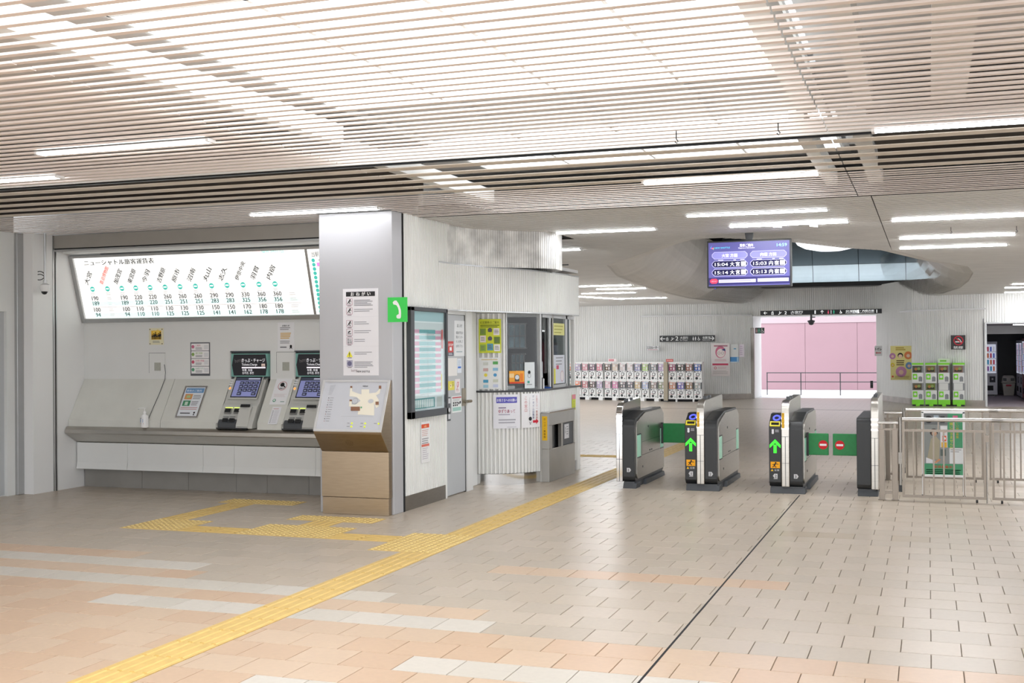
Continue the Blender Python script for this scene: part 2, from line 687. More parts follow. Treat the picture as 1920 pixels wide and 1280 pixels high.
for x0, x1, y0, y1, kind in TACT:
    nm = 'dotted_tile' if kind == 'dot' else 'ribbed_tile'
    if kind not in TG:
        o = tact_geo(kind).build(nm, None)
        TG[kind] = o.data
    else:
        o = bpy.data.objects.new(nm, TG[kind])
        COL.objects.link(o)
    o.parent = tp
    o.location = Vector(((x0 + x1) / 2, (y0 + y1) / 2, .001)) - tp.location

# ================================================================== CEILING
ceil = struct('ceiling', (0, 0, 2.95))
ZC = 2.95
slat_cache = {}


def slat(x0, x1, y, w, h, mt, zoff=0.):
    key = (round(x0, 3), round(x1, 3), w, h, mt.name)
    if key not in slat_cache:
        g = G().box(x0, x1, -w / 2, w / 2, 0, h, mt)
        o = g.build('slat', None)
        slat_cache[key] = o.data
    else:
        o = bpy.data.objects.new('slat', slat_cache[key])
        COL.objects.link(o)
    o.parent = ceil
    o.location = (0, y, zoff + random.uniform(-.001, .001))


SEG = ((-9.72, -4.02), (-4.012, -.585), (-.577, 7.0))
y = 2.1
while y < 7.66:
    for a, b in SEG:
        slat(a, b, y, .039, .012, M_SLAT)
    y += .128
for i in range(5):
    for a, b in SEG:
        slat(a, b, 8.02 + .32 * i, .13, .006, M_SLATB)
y = 9.50
while y < 10.98:
    for a, b in SEG:
        if y > 10.3 and a < -9:
            slat(a, -5.70, y, .046, .005, M_SLAT)
            slat(-4.885, b, y, .046, .005, M_SLAT)
        else:
            slat(max(a, -9.70), b, y, .046, .005, M_SLAT)
    y += .122
g = G()
for x, w in ((-4.08, .10), (-.72, .12), (-.36, .10), (.13, .2)):
    g.box(x - w / 2, x + w / 2, 1.2, 7.72, ZC + .16, ZC + .30, M_GREY)
for x, w in ((-4.08, .10), (-.80, .10), (-.42, .12)):
    g.box(x - w / 2, x + w / 2, 7.86, 10.9, ZC + .10, ZC + .22, M_GREY)
g.build('carrier_beam', ceil)
g = G()
g.box(-9.6, 7, 7.70, 7.72, ZC, ZC + .10, M_GREY)
g.box(-9.6, 7, 7.80, 7.83, ZC, ZC + .10, M_BLACK)
g.box(-4.89, 7, 10.99, 11.02, ZC, ZC + .12, M_GAP)
g.build('slot_trim', ceil)
# closed plenum over the side bays, luminous panels over the middle bay
g = G()
g.box(-10.6, -4.1, 1.2, 11.4, 3.42, 3.44, M_PLEN)
g.box(-.66, 7, 1.2, 11.0, 3.42, 3.44, M_PLEN)
g.box(-4.1, -.66, 7.72, 9.3, 3.42, 3.44, M_PLEN)
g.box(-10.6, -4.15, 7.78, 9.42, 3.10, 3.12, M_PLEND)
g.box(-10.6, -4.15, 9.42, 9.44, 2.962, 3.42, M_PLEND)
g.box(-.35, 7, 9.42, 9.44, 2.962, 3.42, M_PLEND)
g.box(-9.95, -9.78, 1.2, 10.7, 2.9, 3.42, M_PLEN)
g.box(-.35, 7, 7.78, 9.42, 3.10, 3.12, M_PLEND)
g.box(-10.6, 7, 1.18, 1.2, 2.95, 3.44, M_PLEN)
g.box(-10.62, -10.6, 1.2, 11.4, 2.6, 3.44, M_PLEN)
g.box(-14, 9.1, 1.2, 14.1, 3.50, 3.55, M_PLEN)
g.box(-4.1, -.66, 10.85, 11.4, 3.42, 3.44, M_PLEN)
g.box(-14, -4.92, 11.95, 12.0, 2.9, 3.5, M_PLEN)
g.box(-4.92, -4.87, 11.05, 14.0, 2.97, 3.5, M_PLEN)
g.build('plenum_lining', ceil)
xs = [-4.05 + (3.35 / 4) * i for i in range(5)]
ys = [1.2 + 1.303 * i for i in range(6)]
pm = None
for i in range(4):
    for k in range(5):
        if pm is None:
            o = G().box(.012, xs[1] - xs[0] - .012, .012, 1.291, 0, .02, M_DIFF).build('luminous_panel', None)
            pm = o.data
        else:
            o = bpy.data.objects.new('luminous_panel', pm)
            COL.objects.link(o)
        o.parent = ceil
        o.location = (xs[i], ys[k], .42)
    o = G().box(.012, xs[1] - xs[0] - .012, .012, 1.5, 0, .02, M_DIFF).build('luminous_panel', None)
    o.parent = ceil
    o.location = (xs[i], 9.35, .42)
g = G()
for x in xs:
    g.box(x - .012, x + .012, 1.2, 10.9, 3.36, 3.40, M_GREY)
for yy in ys:
    g.box(-4.05, -.7, yy - .012, yy + .012, 3.36, 3.40, M_GREY)
g.build('panel_grid', ceil)

# far slats with the oval void
LE = [(14.5, -2.45), (14.66, -2.83), (15.3, -3.24), (16.05, -3.62), (18.66, -4.94), (21.5, -5.5), (24.86, -5.85), (28, -6.1), (32.3, -6.2), (34, -6.0), (37, -5.5)]
RE = [(14.5, -2.45), (15.0, -1.95), (15.65, -1.52), (16.8, -.96), (17.5, -.43), (20.04, .17), (21.6, .66), (23.6, .81), (26.5, .82), (29.6, .72), (33.3, .28), (37, -.25)]


def interp(T, y):
    for (a, p), (b, q) in zip(T, T[1:]):
        if a <= y <= b:
            return p + (q - p) * (y - a) / (b - a)
    return T[-1][1]


def wall_y(x):
    """front of the curved far wall"""
    return interp([(-14, 36.5), (-10.5, 36.5), (-8, 36.2), (-6.2, 36.4), (-5.15, 37.0), (-1.5, 37.0), (-.95, 35.4), (-.43, 34.2), (.4, 33.5), (1.42, 33.15), (9, 33.0)], x)


far, back, coves, covb = G(), G(), G(), G()
y = 11.10
while y < 36.9:
    x0 = -4.86 if y < 12.9 else (-4.1 if y < 13.92 else -13.5)
    hole = 14.5 < y < 36.9
    spans = [(x0, interp(LE, y)), (interp(RE, y), 7.5)] if hole else [(x0, 7.5)]
    for a, b in spans:
        for p, q in ((a, min(b, -.475)), (max(a, -.465), b)):
            if q - p > .02:
                far.box(p, q, y - .031, y + .031, ZC, ZC + .003, M_SLATD)
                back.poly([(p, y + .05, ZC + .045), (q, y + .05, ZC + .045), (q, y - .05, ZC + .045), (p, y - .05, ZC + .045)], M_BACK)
    if hole:
        for e, sg in ((interp(LE, y), 1), (interp(RE, y), -1)):
            A = min(1.1, max(.05, (interp(RE, y) - interp(LE, y)) * .32))
            pr = [(e + sg * A * math.sin(t * math.pi / 24), ZC + 1.25 * (A / 1.1) * (1 - math.cos(t * math.pi / 24))) for t in range(13)]
            for (xa, za), (xb, zb) in zip(pr, pr[1:]):
                f = [(xa, y - .034, za), (xb, y - .034, zb), (xb, y + .034, zb), (xa, y + .034, za)]
                h = [(xa, y - .05, za + .05), (xb, y - .05, zb + .05), (xb, y + .05, zb + .05), (xa, y + .05, za + .05)]
                coves.poly(f, M_SLATD)
                covb.poly(h, mat('cove_backing_grey', 'b6b4ae', .8, noise=.05))
    y += .1
tag(far.build('slat_field', ceil), kind='stuff')
tag(coves.build('cove_slat_field', ceil), kind='stuff')
back.build('slat_backing', ceil)
covb.build('cove_backing', ceil)
g = G()      # the lining of the void above the opening
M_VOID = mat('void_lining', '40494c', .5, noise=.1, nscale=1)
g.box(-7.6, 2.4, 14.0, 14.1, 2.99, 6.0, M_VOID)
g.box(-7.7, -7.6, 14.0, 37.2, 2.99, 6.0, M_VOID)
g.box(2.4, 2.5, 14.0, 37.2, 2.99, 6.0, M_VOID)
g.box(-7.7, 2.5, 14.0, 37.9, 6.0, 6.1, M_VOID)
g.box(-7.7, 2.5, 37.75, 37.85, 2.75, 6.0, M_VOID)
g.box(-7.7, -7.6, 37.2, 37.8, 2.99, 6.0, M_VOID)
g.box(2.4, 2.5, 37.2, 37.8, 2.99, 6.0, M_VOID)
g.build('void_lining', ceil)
def void_y(z):
    return 37.1 - .55 * math.sin((z - 3.52) / 1.9 * math.pi / 2) ** 2


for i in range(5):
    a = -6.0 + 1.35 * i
    for nm, za0, zb0, mt in (('lit_panel', 3.52, 4.08, mat('void_panel', 'c4cccd', .35, noise=.04)), ('dark_panel', 4.09, 5.42, mat('void_panel_shaded', '4a5458', .4, noise=.06))):  # upper panels coloured dark, shade painted in where the cove glow fades
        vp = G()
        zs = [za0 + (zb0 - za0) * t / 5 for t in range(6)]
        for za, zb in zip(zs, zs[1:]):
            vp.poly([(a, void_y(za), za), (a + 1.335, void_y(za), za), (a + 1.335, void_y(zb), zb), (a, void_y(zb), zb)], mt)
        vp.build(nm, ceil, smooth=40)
G().box(-6.2, 1.2, 36.3, 37.2, 3.40, 3.45, M_BLACK).box(-6.2, 1.2, 36.28, 36.32, 3.40, 3.53, M_BLACK).build('void_ledge', ceil)

# ================================================================== WALLS
def ribbed(g, path, z0, z1, pitch, depth, mt, cap=None):
    """a wall of vertical ribs along a plan path, ribs standing out to the right of the walk"""
    P = [Vector((*p, 0)) for p in path]
    L = [0]
    for a, b in zip(P, P[1:]):
        L.append(L[-1] + (b - a).length)

    def pos(s):
        for i in range(len(P) - 1):
            if s <= L[i + 1] + 1e-9:
                t = (s - L[i]) / max(1e-9, L[i + 1] - L[i])
                d = (P[i + 1] - P[i]).normalized()
                return P[i].lerp(P[i + 1], t), Vector((d.y, -d.x, 0))
        return P[-1], Vector((d.y, -d.x, 0))
    n = max(1, int(L[-1] / pitch))
    pt = L[-1] / n
    prof = []
    for i in range(n):
        for t, d in ((.0, 0), (.38, 0), (.5, 1), (.88, 1)):
            prof.append(((i + t) * pt, d * depth))
    prof.append((L[-1], 0))
    vs = []
    for s, d in prof:
        p, nr = pos(s)
        q = p + nr * d
        vs += [(q.x, q.y, z0), (q.x, q.y, z1)]
    g.mesh(vs, [(2 * i, 2 * i + 2, 2 * i + 3, 2 * i + 1) for i in range(len(prof) - 1)], mt)
    return g


# left wall with its door
w = struct('wall_left', (-9.53, 9, 0))
g = G()
g.box(-9.75, -9.53, 10.72, 11.07, 0, 2.95, M_WALL)
g.box(-9.75, -9.53, 11.10, 11.95, 0, 2.95, M_WALL)
g.box(-10.7, -9.75, 10.4, 11.95, 0, 2.95, M_WALL)
g.box(-10.7, -9.8, 2, 8.9, 0, 2.95, M_GREY)
g.box(-9.9, -9.70, 6.5, 10.72, 2.12, 2.95, M_GREY)
g.box(-9.9, -9.70, 6.5, 8.9, 0, 2.12, M_GREY)
g.build('wall_panel', w)
g = G()
g.box(-9.75, -9.525, 11.035, 11.055, 0, 2.95, M_AL)
g.box(-9.75, -9.54, 11.055, 11.085, 0, 2.95, M_GAP)
g.box(-9.75, -9.525, 11.085, 11.10, 0, 2.95, M_AL)
g.build('shutter_guide', w)
g = G()
g.box(-9.75, -9.66, 10.62, 10.72, 0, 2.95, M_AL)
g.build('corner_trim', w, bevel=.004)
d1 = struct('door_1', (-9.74, 9.8, 0))
G().box(-9.80, -9.74, 9.0, 10.50, .01, 2.06, M_DOOR).build('door_leaf', d1)
g = G()
g.box(-9.80, -9.70, 10.50, 10.62, 0, 2.12, M_GREY)
g.box(-9.80, -9.70, 8.9, 9.0, 0, 2.12, M_GREY)
g.box(-9.80, -9.70, 9.0, 10.5, 2.06, 2.12, M_GREY)
g.build('door_frame', d1)

# recess behind the ticket counter
w = struct('wall_recess', (-7.6, 11.55, 0))
g = G()
MX = [(-9.53, -7.49), (-6.98, -6.66), (-6.15, -5.69)]      # wall between the two machines
YB = 11.57
for a, b in MX:
    g.box(a, b, YB, YB + .15, 1.28, 2.0, M_GREY)
g.box(-7.49, -6.98, YB, YB + .15, 1.60, 2.0, M_GREY)
g.box(-6.66, -6.15, YB, YB + .15, 1.60, 2.0, M_GREY)
g.build('upper_wall_panel', w)
G().box(-9.75, -5.69, YB + .3, YB + .4, 0, 3.0, M_DARK).build('back_panel', struct('wall_recess_back', (-7.6, 11.9, 0)))
for a, b in [(-9.525, -8.25), (-8.245, -7.49), MX[1], (-6.15, -5.69)]:
    g = G()
    g.prism([(11.57, 1.28), (11.29, .81), (11.285, .735), (11.6, .735)], 'x', a, b, M_PANEL)
    g.build('sloped_panel', w)
for x0, z0, nm in ((-8.60, 1.357, 'hatch'), (-6.895, 1.357, 'hatch')):
    g = G()
    g.box(x0, x0 + .222, YB - .004, YB, z0, z0 + .225, M_GREY)
    g.box(x0 - .004, x0, YB - .003, YB, z0 - .004, z0 + .229, M_DARK)
    g.box(x0, x0 + .222, YB - .003, YB, z0 + .225, z0 + .229, M_DARK)
    o = g.build(nm, w)
    G().box(x0 + .075, x0 + .16, YB - .008, YB - .004, z0 + .02, z0 + .115, mat('hatch_plate', 'a3a49a', .5, noise=.08, nscale=60)).build('hatch_plate', o)
g = G()
g.box(-9.53, -5.69, 11.06, 11.12, 2.80, 2.95, mat('soffit_paint', '98948d', .5, noise=.04))
g.build('header_beam', w)
g = G()
g.box(-9.53, -5.69, 11.05, 11.13, 2.765, 2.785, M_AL)
g.box(-9.53, -5.69, 11.07, 11.12, 2.785, 2.80, M_GAP)
g.box(-9.45, -5.69, 11.12, 11.30, 2.745, 2.765, M_GREY)
g.build('shutter_rail', w)

# pillar with the request poster
p = tag(G().box(-5.69, -4.89, 10.36, 10.585, 0, 2.95, mat('pillar_metal', 'aeaeb1', .35, .2, noise=.04, nscale=1.2)).build('pillar', None, origin=Vector((-5.3, 10.4, 0)), bevel=.006), kind='structure')
G().box(-4.92, -4.885, 10.585, 10.612, 0, 2.95, M_GAP).build('pillar_joint', p)
G().box(-5.69, -4.95, 10.585, 11.9, 0, 2.95, M_WALL).build('pillar_core', p)

# station office: ribbed wall, door, curved counter
w = struct('wall_office', (-4.89, 11.6, 0))
ribbed(G(), [(-4.908, 10.615), (-4.908, 11.66)], .15, 2.05, .0405, .022, M_RIB).build('ribbed_panel', w)
g = G()
g.box(-4.96, -4.892, 10.612, 11.66, 0, .15, M_STEELD)
g.build('kick_plate', w)
g = G()
g.box(-5.05, -4.905, 10.62, 11.66, .15, 2.05, M_WALL)
g.box(-4.99, -4.886, 11.66, 11.69, 0, 2.05, M_RIB)
g.build('wall_core', w)
FAS = [(-4.90, 10.615), (-4.90, 11.5), (-4.86, 11.95), (-4.76, 12.35), (-4.60, 12.8), (-4.45, 13.25), (-4.36, 13.7), (-4.31, 14.2), (-4.30, 14.74)]
wf = struct('wall_fascia', (-4.89, 12.5, 2.5))
UPP = [(-4.90, 10.615), (-4.90, 11.75)]
ribbed(G(), UPP, 2.05, 2.96, .0405, .010, M_RIB).build('upper_ribbed_panel', wf)
FA2 = [p for p in FAS if p[1] > 11.4]
ribbed(G(), [(-4.90, 11.5), *FA2[1:]], 2.03, 2.53, .036, .010, M_RIB).build('fascia', wf)
g = G()
tp2 = [(x, y) for x, y in FA2]
for (xa, ya), (xb, yb) in zip(tp2, tp2[1:]):
    g.poly([(xa, ya, 2.535), (xb, yb, 2.535), (-5.6, yb, 2.535), (-5.6, ya, 2.535)], M_DIRTY)
    g.poly([(xa, ya, 2.028), (-5.6, ya, 2.028), (-5.6, yb, 2.028), (xb, yb, 2.028)], M_WALL)
    for z in (2.02, 2.525):
        g.mesh([(xa + .016, ya, z), (xb + .016, yb, z), (xb + .016, yb, z + .014), (xa + .016, ya, z + .014), (xa, ya, z), (xb, yb, z), (xb, yb, z + .014), (xa, ya, z + .014)],
               [(0, 1, 2, 3), (3, 2, 6, 7), (0, 4, 5, 1)], M_AL)
g.box(-5.6, -4.29, 14.735, 14.76, 2.02, 2.54, M_RIB)
g.build('fascia_cap', wf)
COLU = [(-4.905, 11.72), (-4.90, 12.0), (-4.80, 12.3), (-4.62, 12.55), (-4.42, 12.75), (-4.22, 12.92), (-4.10, 13.15), (-4.12, 13.45), (-4.35, 13.75), (-4.8, 13.9)]
ribbed(G(), COLU, 2.53, 2.97, .03, .006, M_DIRTY).build('column_casing', wf)
DX = -4.925
DYE = at(871, 700, 0, DX).y
d2 = struct('door_2', (DX, 12.0, 0))
G().box(DX - .04, DX, 11.69, DYE, .01, 1.98, M_DOOR).build('door_leaf', d2)
g = G()
g.box(DX - .06, DX + .02, DYE + .012, DYE + .19, 0, 2.03, M_GREY)
g.box(DX - .06, DX + .01, 11.69, DYE + .012, 1.985, 2.03, M_GREY)
g.box(DX - .05, DX + .004, DYE, DYE + .012, 0, 1.985, M_GAP)
g.build('door_frame', d2)
hnd = G()
ha, hb = at(866, 761, 0, DX), at(872.5, 727, 0, DX)
hnd.box(DX, DX + .008, ha.y, hb.y, ha.z, hb.z, mat('handle_bronze', '9c9482', .35, .9))
hm, hz = (ha.y + hb.y) / 2, ha.z + .05
hnd.tube([(DX + .008, hm, hz), (DX + .05, hm, hz)], .014, M_STEEL)
hnd.tube([(DX + .05, hm - .01, hz), (DX + .055, hm + .09, hz)], .017, mat('handle_bronze', '9c9482'))
hnd.build('door_handle', d2, smooth=40)
G().box(-5.10, -5.02, DYE + .20, 12.94, 0, 2.03, M_GREY).build('corner_post', w, bevel=.01)

AC, AR = Vector((-5.05, 13.6)), .65


def arc(r, a0, a1, n):
    return [(AC.x + r * math.cos(math.radians(a0 + (a1 - a0) * i / n)), AC.y + r * math.sin(math.radians(a0 + (a1 - a0) * i / n))) for i in range(n + 1)]


YE = 14.95
CT = arc(AR, -92, 0, 18) + [(-4.40, YE)]
w2 = thing('service_counter', 'curved white ribbed service counter of the station office with dark worktop edge', 'counter', (-4.7, 13.6, 0))
ribbed(G(), CT, .135, 1.09, .046, .028, M_RIB).build('ribbed_front', w2)
g = G()
kp = arc(AR + .02, -92, 0, 24) + [(-4.38, YE)]
for (xa, ya), (xb, yb) in zip(kp, kp[1:]):
    g.poly([(xa, ya, 0), (xb, yb, 0), (xb, yb, .13), (xa, ya, .13)], M_STEELP)
    g.poly([(xa, ya, .13), (xb, yb, .13), (xb - .05, yb + .02, .13), (xa - .05, ya + .02, .13)], M_AL)
g.build('kick_plate', w2, smooth=40)
g = G()
wt = arc(AR + .035, -95, 0, 24) + [(-4.365, YE + .12)]
bk_ = arc(AR - .40, -95, 0, 24) + [(-4.80, YE + .12)]
for i in range(len(wt) - 1):
    (xa, ya), (xb, yb), (xc, yc), (xd, yd) = wt[i], wt[i + 1], bk_[i + 1], bk_[i]
    g.poly([(xa, ya, 1.112), (xb, yb, 1.112), (xc, yc, 1.112), (xd, yd, 1.112)], mat('worktop_grey', '8d9092', .35, noise=.05))
    g.poly([(xa, ya, 1.09), (xb, yb, 1.09), (xb, yb, 1.112), (xa, ya, 1.112)], M_BLACK)
    g.poly([(xa, ya, 1.09), (xd, yd, 1.09), (xc, yc, 1.09), (xb, yb, 1.09)], M_BLACK)
g.build('worktop', w2)
g = G()
g.box(-4.46, -4.36, YE - .06, YE + .06, 0, 1.09, M_RIB)
g.build('end_panel', w2, bevel=.006)

# window band of the office
win = struct('window_1', (-4.7, 13.6, 1.1))
ribbed(G(), arc(AR - .03, -90, -57, 8), 1.112, 2.02, .052, .035, M_RIB).build('ribbed_jamb', win)
g = G()
gp = arc(AR - .02, -55, -14, 12)
for (xa, ya), (xb, yb) in zip(gp, gp[1:]):
    g.poly([(xa, ya, 1.115), (xb, yb, 1.115), (xb, yb, 2.02), (xa, ya, 2.02)], M_GLASS)
g.build('curved_pane', win, smooth=60)


def post(x, y, wx, wy, z0=1.112, z1=2.03, nm='mullion', mt=None):
    return G().box(x - wx / 2, x + wx / 2, y - wy / 2, y + wy / 2, z0, z1, mt or M_AL).build(nm, win, bevel=.004)


def apos(a, r=AR - .02):
    return AC.x + r * math.cos(math.radians(a)), AC.y + r * math.sin(math.radians(a))


post(*apos(-56), .02, .02)
post(*apos(-9), .05, .05)
post(-4.42, 13.88, .03, .05)
post(-4.42, 13.96, .05, .04, mt=M_STEELD)
post(-4.42, 14.56, .04, .07)
post(-4.42, 14.90, .05, .05, mt=M_RIB)
g = G()
g.box(-4.44, -4.40, 13.55, 14.9, 1.98, 2.03, M_AL)
g.box(-4.44, -4.40, 13.98, 14.55, 1.112, 1.15, M_AL)
g.build('window_frame', win)
G().box(-4.425, -4.417, 13.98, 14.53, 1.15, 1.98, M_GLASS).build('pane', win)
G().box(-4.445, -4.437, 13.66, 13.87, 1.30, 1.98, M_GLASS).build('pane', win)
# the office room behind the glass
M_OFW = mat('office_wall', 'e0e6e6', .6, noise=.05)
G().box(-7.0, -6.9, 12.0, 15.09, 0, 2.6, M_OFW).build('lining', struct('wall_office_back', (-6.95, 13.5, 0)))
G().box(-7.0, -5.1, 11.75, 11.9, 0, 2.6, M_OFW).build('lining', struct('wall_office_near', (-6, 11.8, 0)))
G().box(-7.0, -4.95, 11.9, 12.9, 2.6, 2.64, M_PLEN).box(-7.0, -4.4, 12.9, 15.1, 2.6, 2.64, M_PLEN).build('lining', struct('ceiling_office', (-6, 13.5, 2.6)))
rm = struct('wall_office_end', (-6, 15.0, 0))
G().box(-7.0, -5.02, 15.10, 15.18, 0, 2.6, M_OFW).build('lining', rm)
G().box(-5.02, -4.55, 15.10, 15.18, 0, 2.6, mat('office_end_wall', '5c6669', .5, noise=.1)).build('dark_panel', rm)
g = G()
for a, b, c, d in ((-5.62, -5.42, 1.55, 1.93), (-5.38, -5.14, 1.62, 1.93), (-5.34, -5.16, 1.30, 1.52)):
    g.box(a, b, 15.085, 15.10, c, d, mat('office_window_glow', '7f9aa2', .3, noise=.3, nscale=9))
    g.box(a - .02, b + .02, 15.07, 15.09, d, d + .02, M_AL)
    g.box(a - .02, b + .02, 15.07, 15.09, c - .02, c, M_AL)
    for i in range(4):
        g.box(a + (b - a) * i / 3 - .006, a + (b - a) * i / 3 + .006, 15.07, 15.09, c, d, M_AL)
    g.box(a, b, 15.07, 15.09, (c + d) / 2 - .006, (c + d) / 2 + .006, M_AL)
g.build('inner_window', rm)

# far curved walls
wb = struct('wall_back', (-3, 36.8, 0))


def wpath(x0, x1, n=40, off=0.):
    return [(x0 + (x1 - x0) * i / n, wall_y(x0 + (x1 - x0) * i / n) + off) for i in range(n + 1)]


ribbed(G(), wpath(-13.5, -5.15), .16, 3.42, .062, .02, M_RIBFAR).build('ribbed_panel', wb)
ribbed(G(), wpath(-5.15, -1.45, 12), 2.56, 3.42, .062, .02, M_RIBFAR).build('ribbed_panel', wb)
ribbed(G(), wpath(-1.45, 1.42, 30), .16, 3.42, .062, .02, M_RIBFAR).build('ribbed_panel', wb)
ribbed(G(), wpath(1.42, 9, 12), 2.17, 3.42, .062, .02, M_RIBFAR).build('ribbed_panel', wb)
for x0, x1 in ((-13.5, -5.15), (-1.45, 1.42)):
    g = G()
    q = wpath(x0, x1, 30, -.03)
    for (xa, ya), (xb, yb) in zip(q, q[1:]):
        g.poly([(xa, ya, 0), (xb, yb, 0), (xb, yb, .16), (xa, ya, .16)], mat('stone_skirting', 'a89f97', .35, noise=.3, nscale=4))
        g.poly([(xa, ya, .16), (xb, yb, .16), (xb, yb + .05, .16), (xa, ya + .05, .16)], M_AL)
    g.build('skirting', wb)
for n, (x0, x1, z) in enumerate(((-8.5, -5.15, 2.57), (-.75, 1.42, 2.54))):
    g = G()
    q = wpath(x0, x1, 24, -.12)
    for (xa, ya), (xb, yb) in zip(q, q[1:]):
        g.mesh([(xa, ya, z), (xb, yb, z), (xb, yb, z + .04), (xa, ya, z + .04), (xa, ya + .14, z), (xb, yb + .14, z), (xb, yb + .14, z + .04), (xa, ya + .14, z + .04)],
               [(0, 1, 2, 3), (3, 2, 6, 7), (0, 4, 5, 1)], M_WHITE)
    tag(g.build('trim_%d' % (n + 1)), kind='structure')
g = G()
g.box(-5.25, -5.13, 37.0, 38.9, 0, 2.60, M_WALL)
g.box(-1.45, -1.3, 37.0, 38.9, 0, 2.60, M_WALL)
g.box(-5.25, -1.3, 37.06, 38.9, 2.56, 2.72, M_WALL)
g.box(-5.25, -5.10, 36.96, 37.1, 0, 2.2, M_STEELD)
g.build('passage_jamb', wb)
g = G()
g.box(-13.6, -13.5, 34.0, 37, 0, 3.4, M_WALL)
g.box(-13.7, -13.4, 24.0, 24.4, 0, 3.4, M_WALL)
g.box(-13.5, -4.8, 15.1, 15.2, 0, 3.4, M_WALL)
g.build('return_wall', wb)
wr = tag(G().box(9, 9.1, 26, 37, 0, 3.4, M_WALL).build('wall_right'), kind='structure')
# open-air passage beyond: white paving, pink wall
M_PINK = mat('pink_wall_panel', 'b18f98', .6, noise=.04, nscale=.8)
ps = struct('wall_pink', (-4, 45, 0))
for a, b in ((-8.5, -6.42), (-6.41, -4.325), (-4.315, -2.46), (-2.45, 1.5)):
    G().box(a, b, 45, 45.1, .0, 2.48, M_PINK).build('panel', ps)
G().box(-8.5, 1.5, 44.98, 45.1, 2.485, 2.80, mat('pale_pink_band', 'c4afb5', .6)).build('cornice', ps)
G().box(-9, 2, 45.12, 45.3, 0, 2.8, M_DARK).build('backing', ps)
G().box(-9, 2, 37.6, 45.3, -.12, -.004, mat('pale_paving', 'dcdcde', .6, noise=.03)).build('pale_paving', floor_o)
rl = thing('passage_railing', 'thin grey railing standing before the pink wall', 'railing', (-4, 39.9, 0))
for z in (.74, .44):
    G().tube([(-5.1, 39.9, z), (-1.2, 39.9, z)], .014, M_DARK).build('rail', rl)
for x in (-5.08, -3.98, -2.72, -1.4):
    G().tube([(x, 39.9, 0), (x, 39.9, .74)], .016, M_DARK).build('post', rl)
# vending bay
vb = struct('wall_vending_bay', (3, 36, 0))
M_BAY = mat('bay_dark_wall', '85868a', .6, noise=.06, nscale=1.5)
g = G()
g.box(1.36, 1.44, 33.15, 42.4, 0, 2.3, M_BAY)
g.box(1.36, 6.5, 42.3, 42.5, 0, 2.3, M_BAY)
g.box(3.6, 3.7, 33.3, 42.4, 0, 2.3, M_BAY)
g.box(1.36, 6.5, 33.4, 42.4, 2.17, 2.3, mat('bay_ceiling', 'b0b0b2', .6))
g.box(1.36, 6.5, 37.0, 37.1, 1.93, 2.17, M_WALL)
g.build('bay_lining', vb)
G().box(1.36, 6.5, 33.2, 42.4, -.002, .001, mat('bay_carpet', 'a89da2', .7, noise=.06, nscale=8)).build('bay_flooring', floor_o)
g = G()
g.box(1.40, 1.45, 33.10, 33.18, 0, 2.20, M_AL)
g.box(1.40, 9, 33.0, 33.12, 2.165, 2.20, M_AL)
g.build('bay_opening_frame', vb)


# ================================================================== TICKET COUNTER AND FARE BOARD
tc_ = thing('ticket_counter', 'long steel ledge of the ticket counter over pale grey panels', 'counter', (-7.6, 11.4, 0))
g = G()
g.prism([(11.22, .70), (11.215, .655), (11.425, .54), (11.55, .54), (11.55, .735), (11.245, .735)], 'x', -9.52, -5.695, M_STEEL)
g.build('ledge', tc_, bevel=.006)
for a, b in ((-9.515, -8.80), (-8.797, -7.77), (-7.767, -7.36), (-7.357, -6.33), (-6.327, -5.695)):
    g = G()
    g.prism([(11.42, .535), (11.42, .30), (11.405, .225), (11.56, .225), (11.56, .535)], 'x', a, b, M_GREY)
    g.build('front_panel', tc_)
xx = [-9.52, -8.70, -8.06, -7.42, -7.02, -6.49, -6.07, -5.695]
for a, b in zip(xx, xx[1:]):
    G().box(a + .002, b - .002, 11.555, 11.60, 0, .225, mat('plinth_stone', '8b8883', .45, noise=.15, nscale=2.5, rnd=.05)).build('plinth_panel', tc_)

fb = thing('fare_board', 'long backlit white fare table sloping above the ticket machines', 'sign', (-7.6, 11.5, 2))
O = Vector((-9.53, 11.555, 1.955))
V = Vector((0, -.235, .80)).normalized()
F = Face(O, (1, 0, 0), V)
N = F.n
BH = .815


def slab(g, u0, u1, v0, v1, w0, w1, mt):
    ps = [O + F.u * u + F.v * v + N * w for w in (w0, w1) for v in (v0, v1) for u in (u0, u1)]
    g.mesh(ps, [(0, 2, 3, 1), (4, 5, 7, 6), (0, 1, 5, 4), (2, 6, 7, 3), (0, 4, 6, 2), (1, 3, 7, 5)], mt)


g = G()
slab(g, 0, .055, 0, BH, -.02, .03, M_AL)
slab(g, .055, 3.84, 0, .05, -.02, .03, M_AL)
slab(g, .055, 3.84, BH - .03, BH, -.02, .03, M_AL)
g.build('frame', fb, bevel=.004)
M_LIT = mat('backlit_white', 'f7f7f4', .5, emit=.72)
du = F.uv(583, 530)[0]
g = G()
slab(g, .055, du - .014, .05, BH - .03, -.01, .004, M_LIT)
g.build('fare_panel', fb)
g = G()
slab(g, du + .014, 3.84, .05, BH - .03, -.01, .004, M_LIT)
g.build('time_panel', fb)
g = G()
slab(g, du - .014, du + .014, .05, BH - .03, -.01, .012, M_AL)
g.build('divider', fb)
F.o = O + N * .004
F.k = 1
tl, mint = ink('4fc9ba', .5), ink('cfeee9', .95)
dk, gy, rd = ink('3a3a3c'), ink('b9b6b4', .9), ink('f0655c', .9)
F.rect(.06, .675, du - .02, BH - .032, ink('eeeeea', 1.0), 1)
u, v = F.uv(157, 489)
u2, _ = F.uv(287, 479)
F.text('ニューシャトル旅客運賃表', u, .695, .07, dk, w=u2 - u, bold=.03)
u, v = F.uv(490, 471)
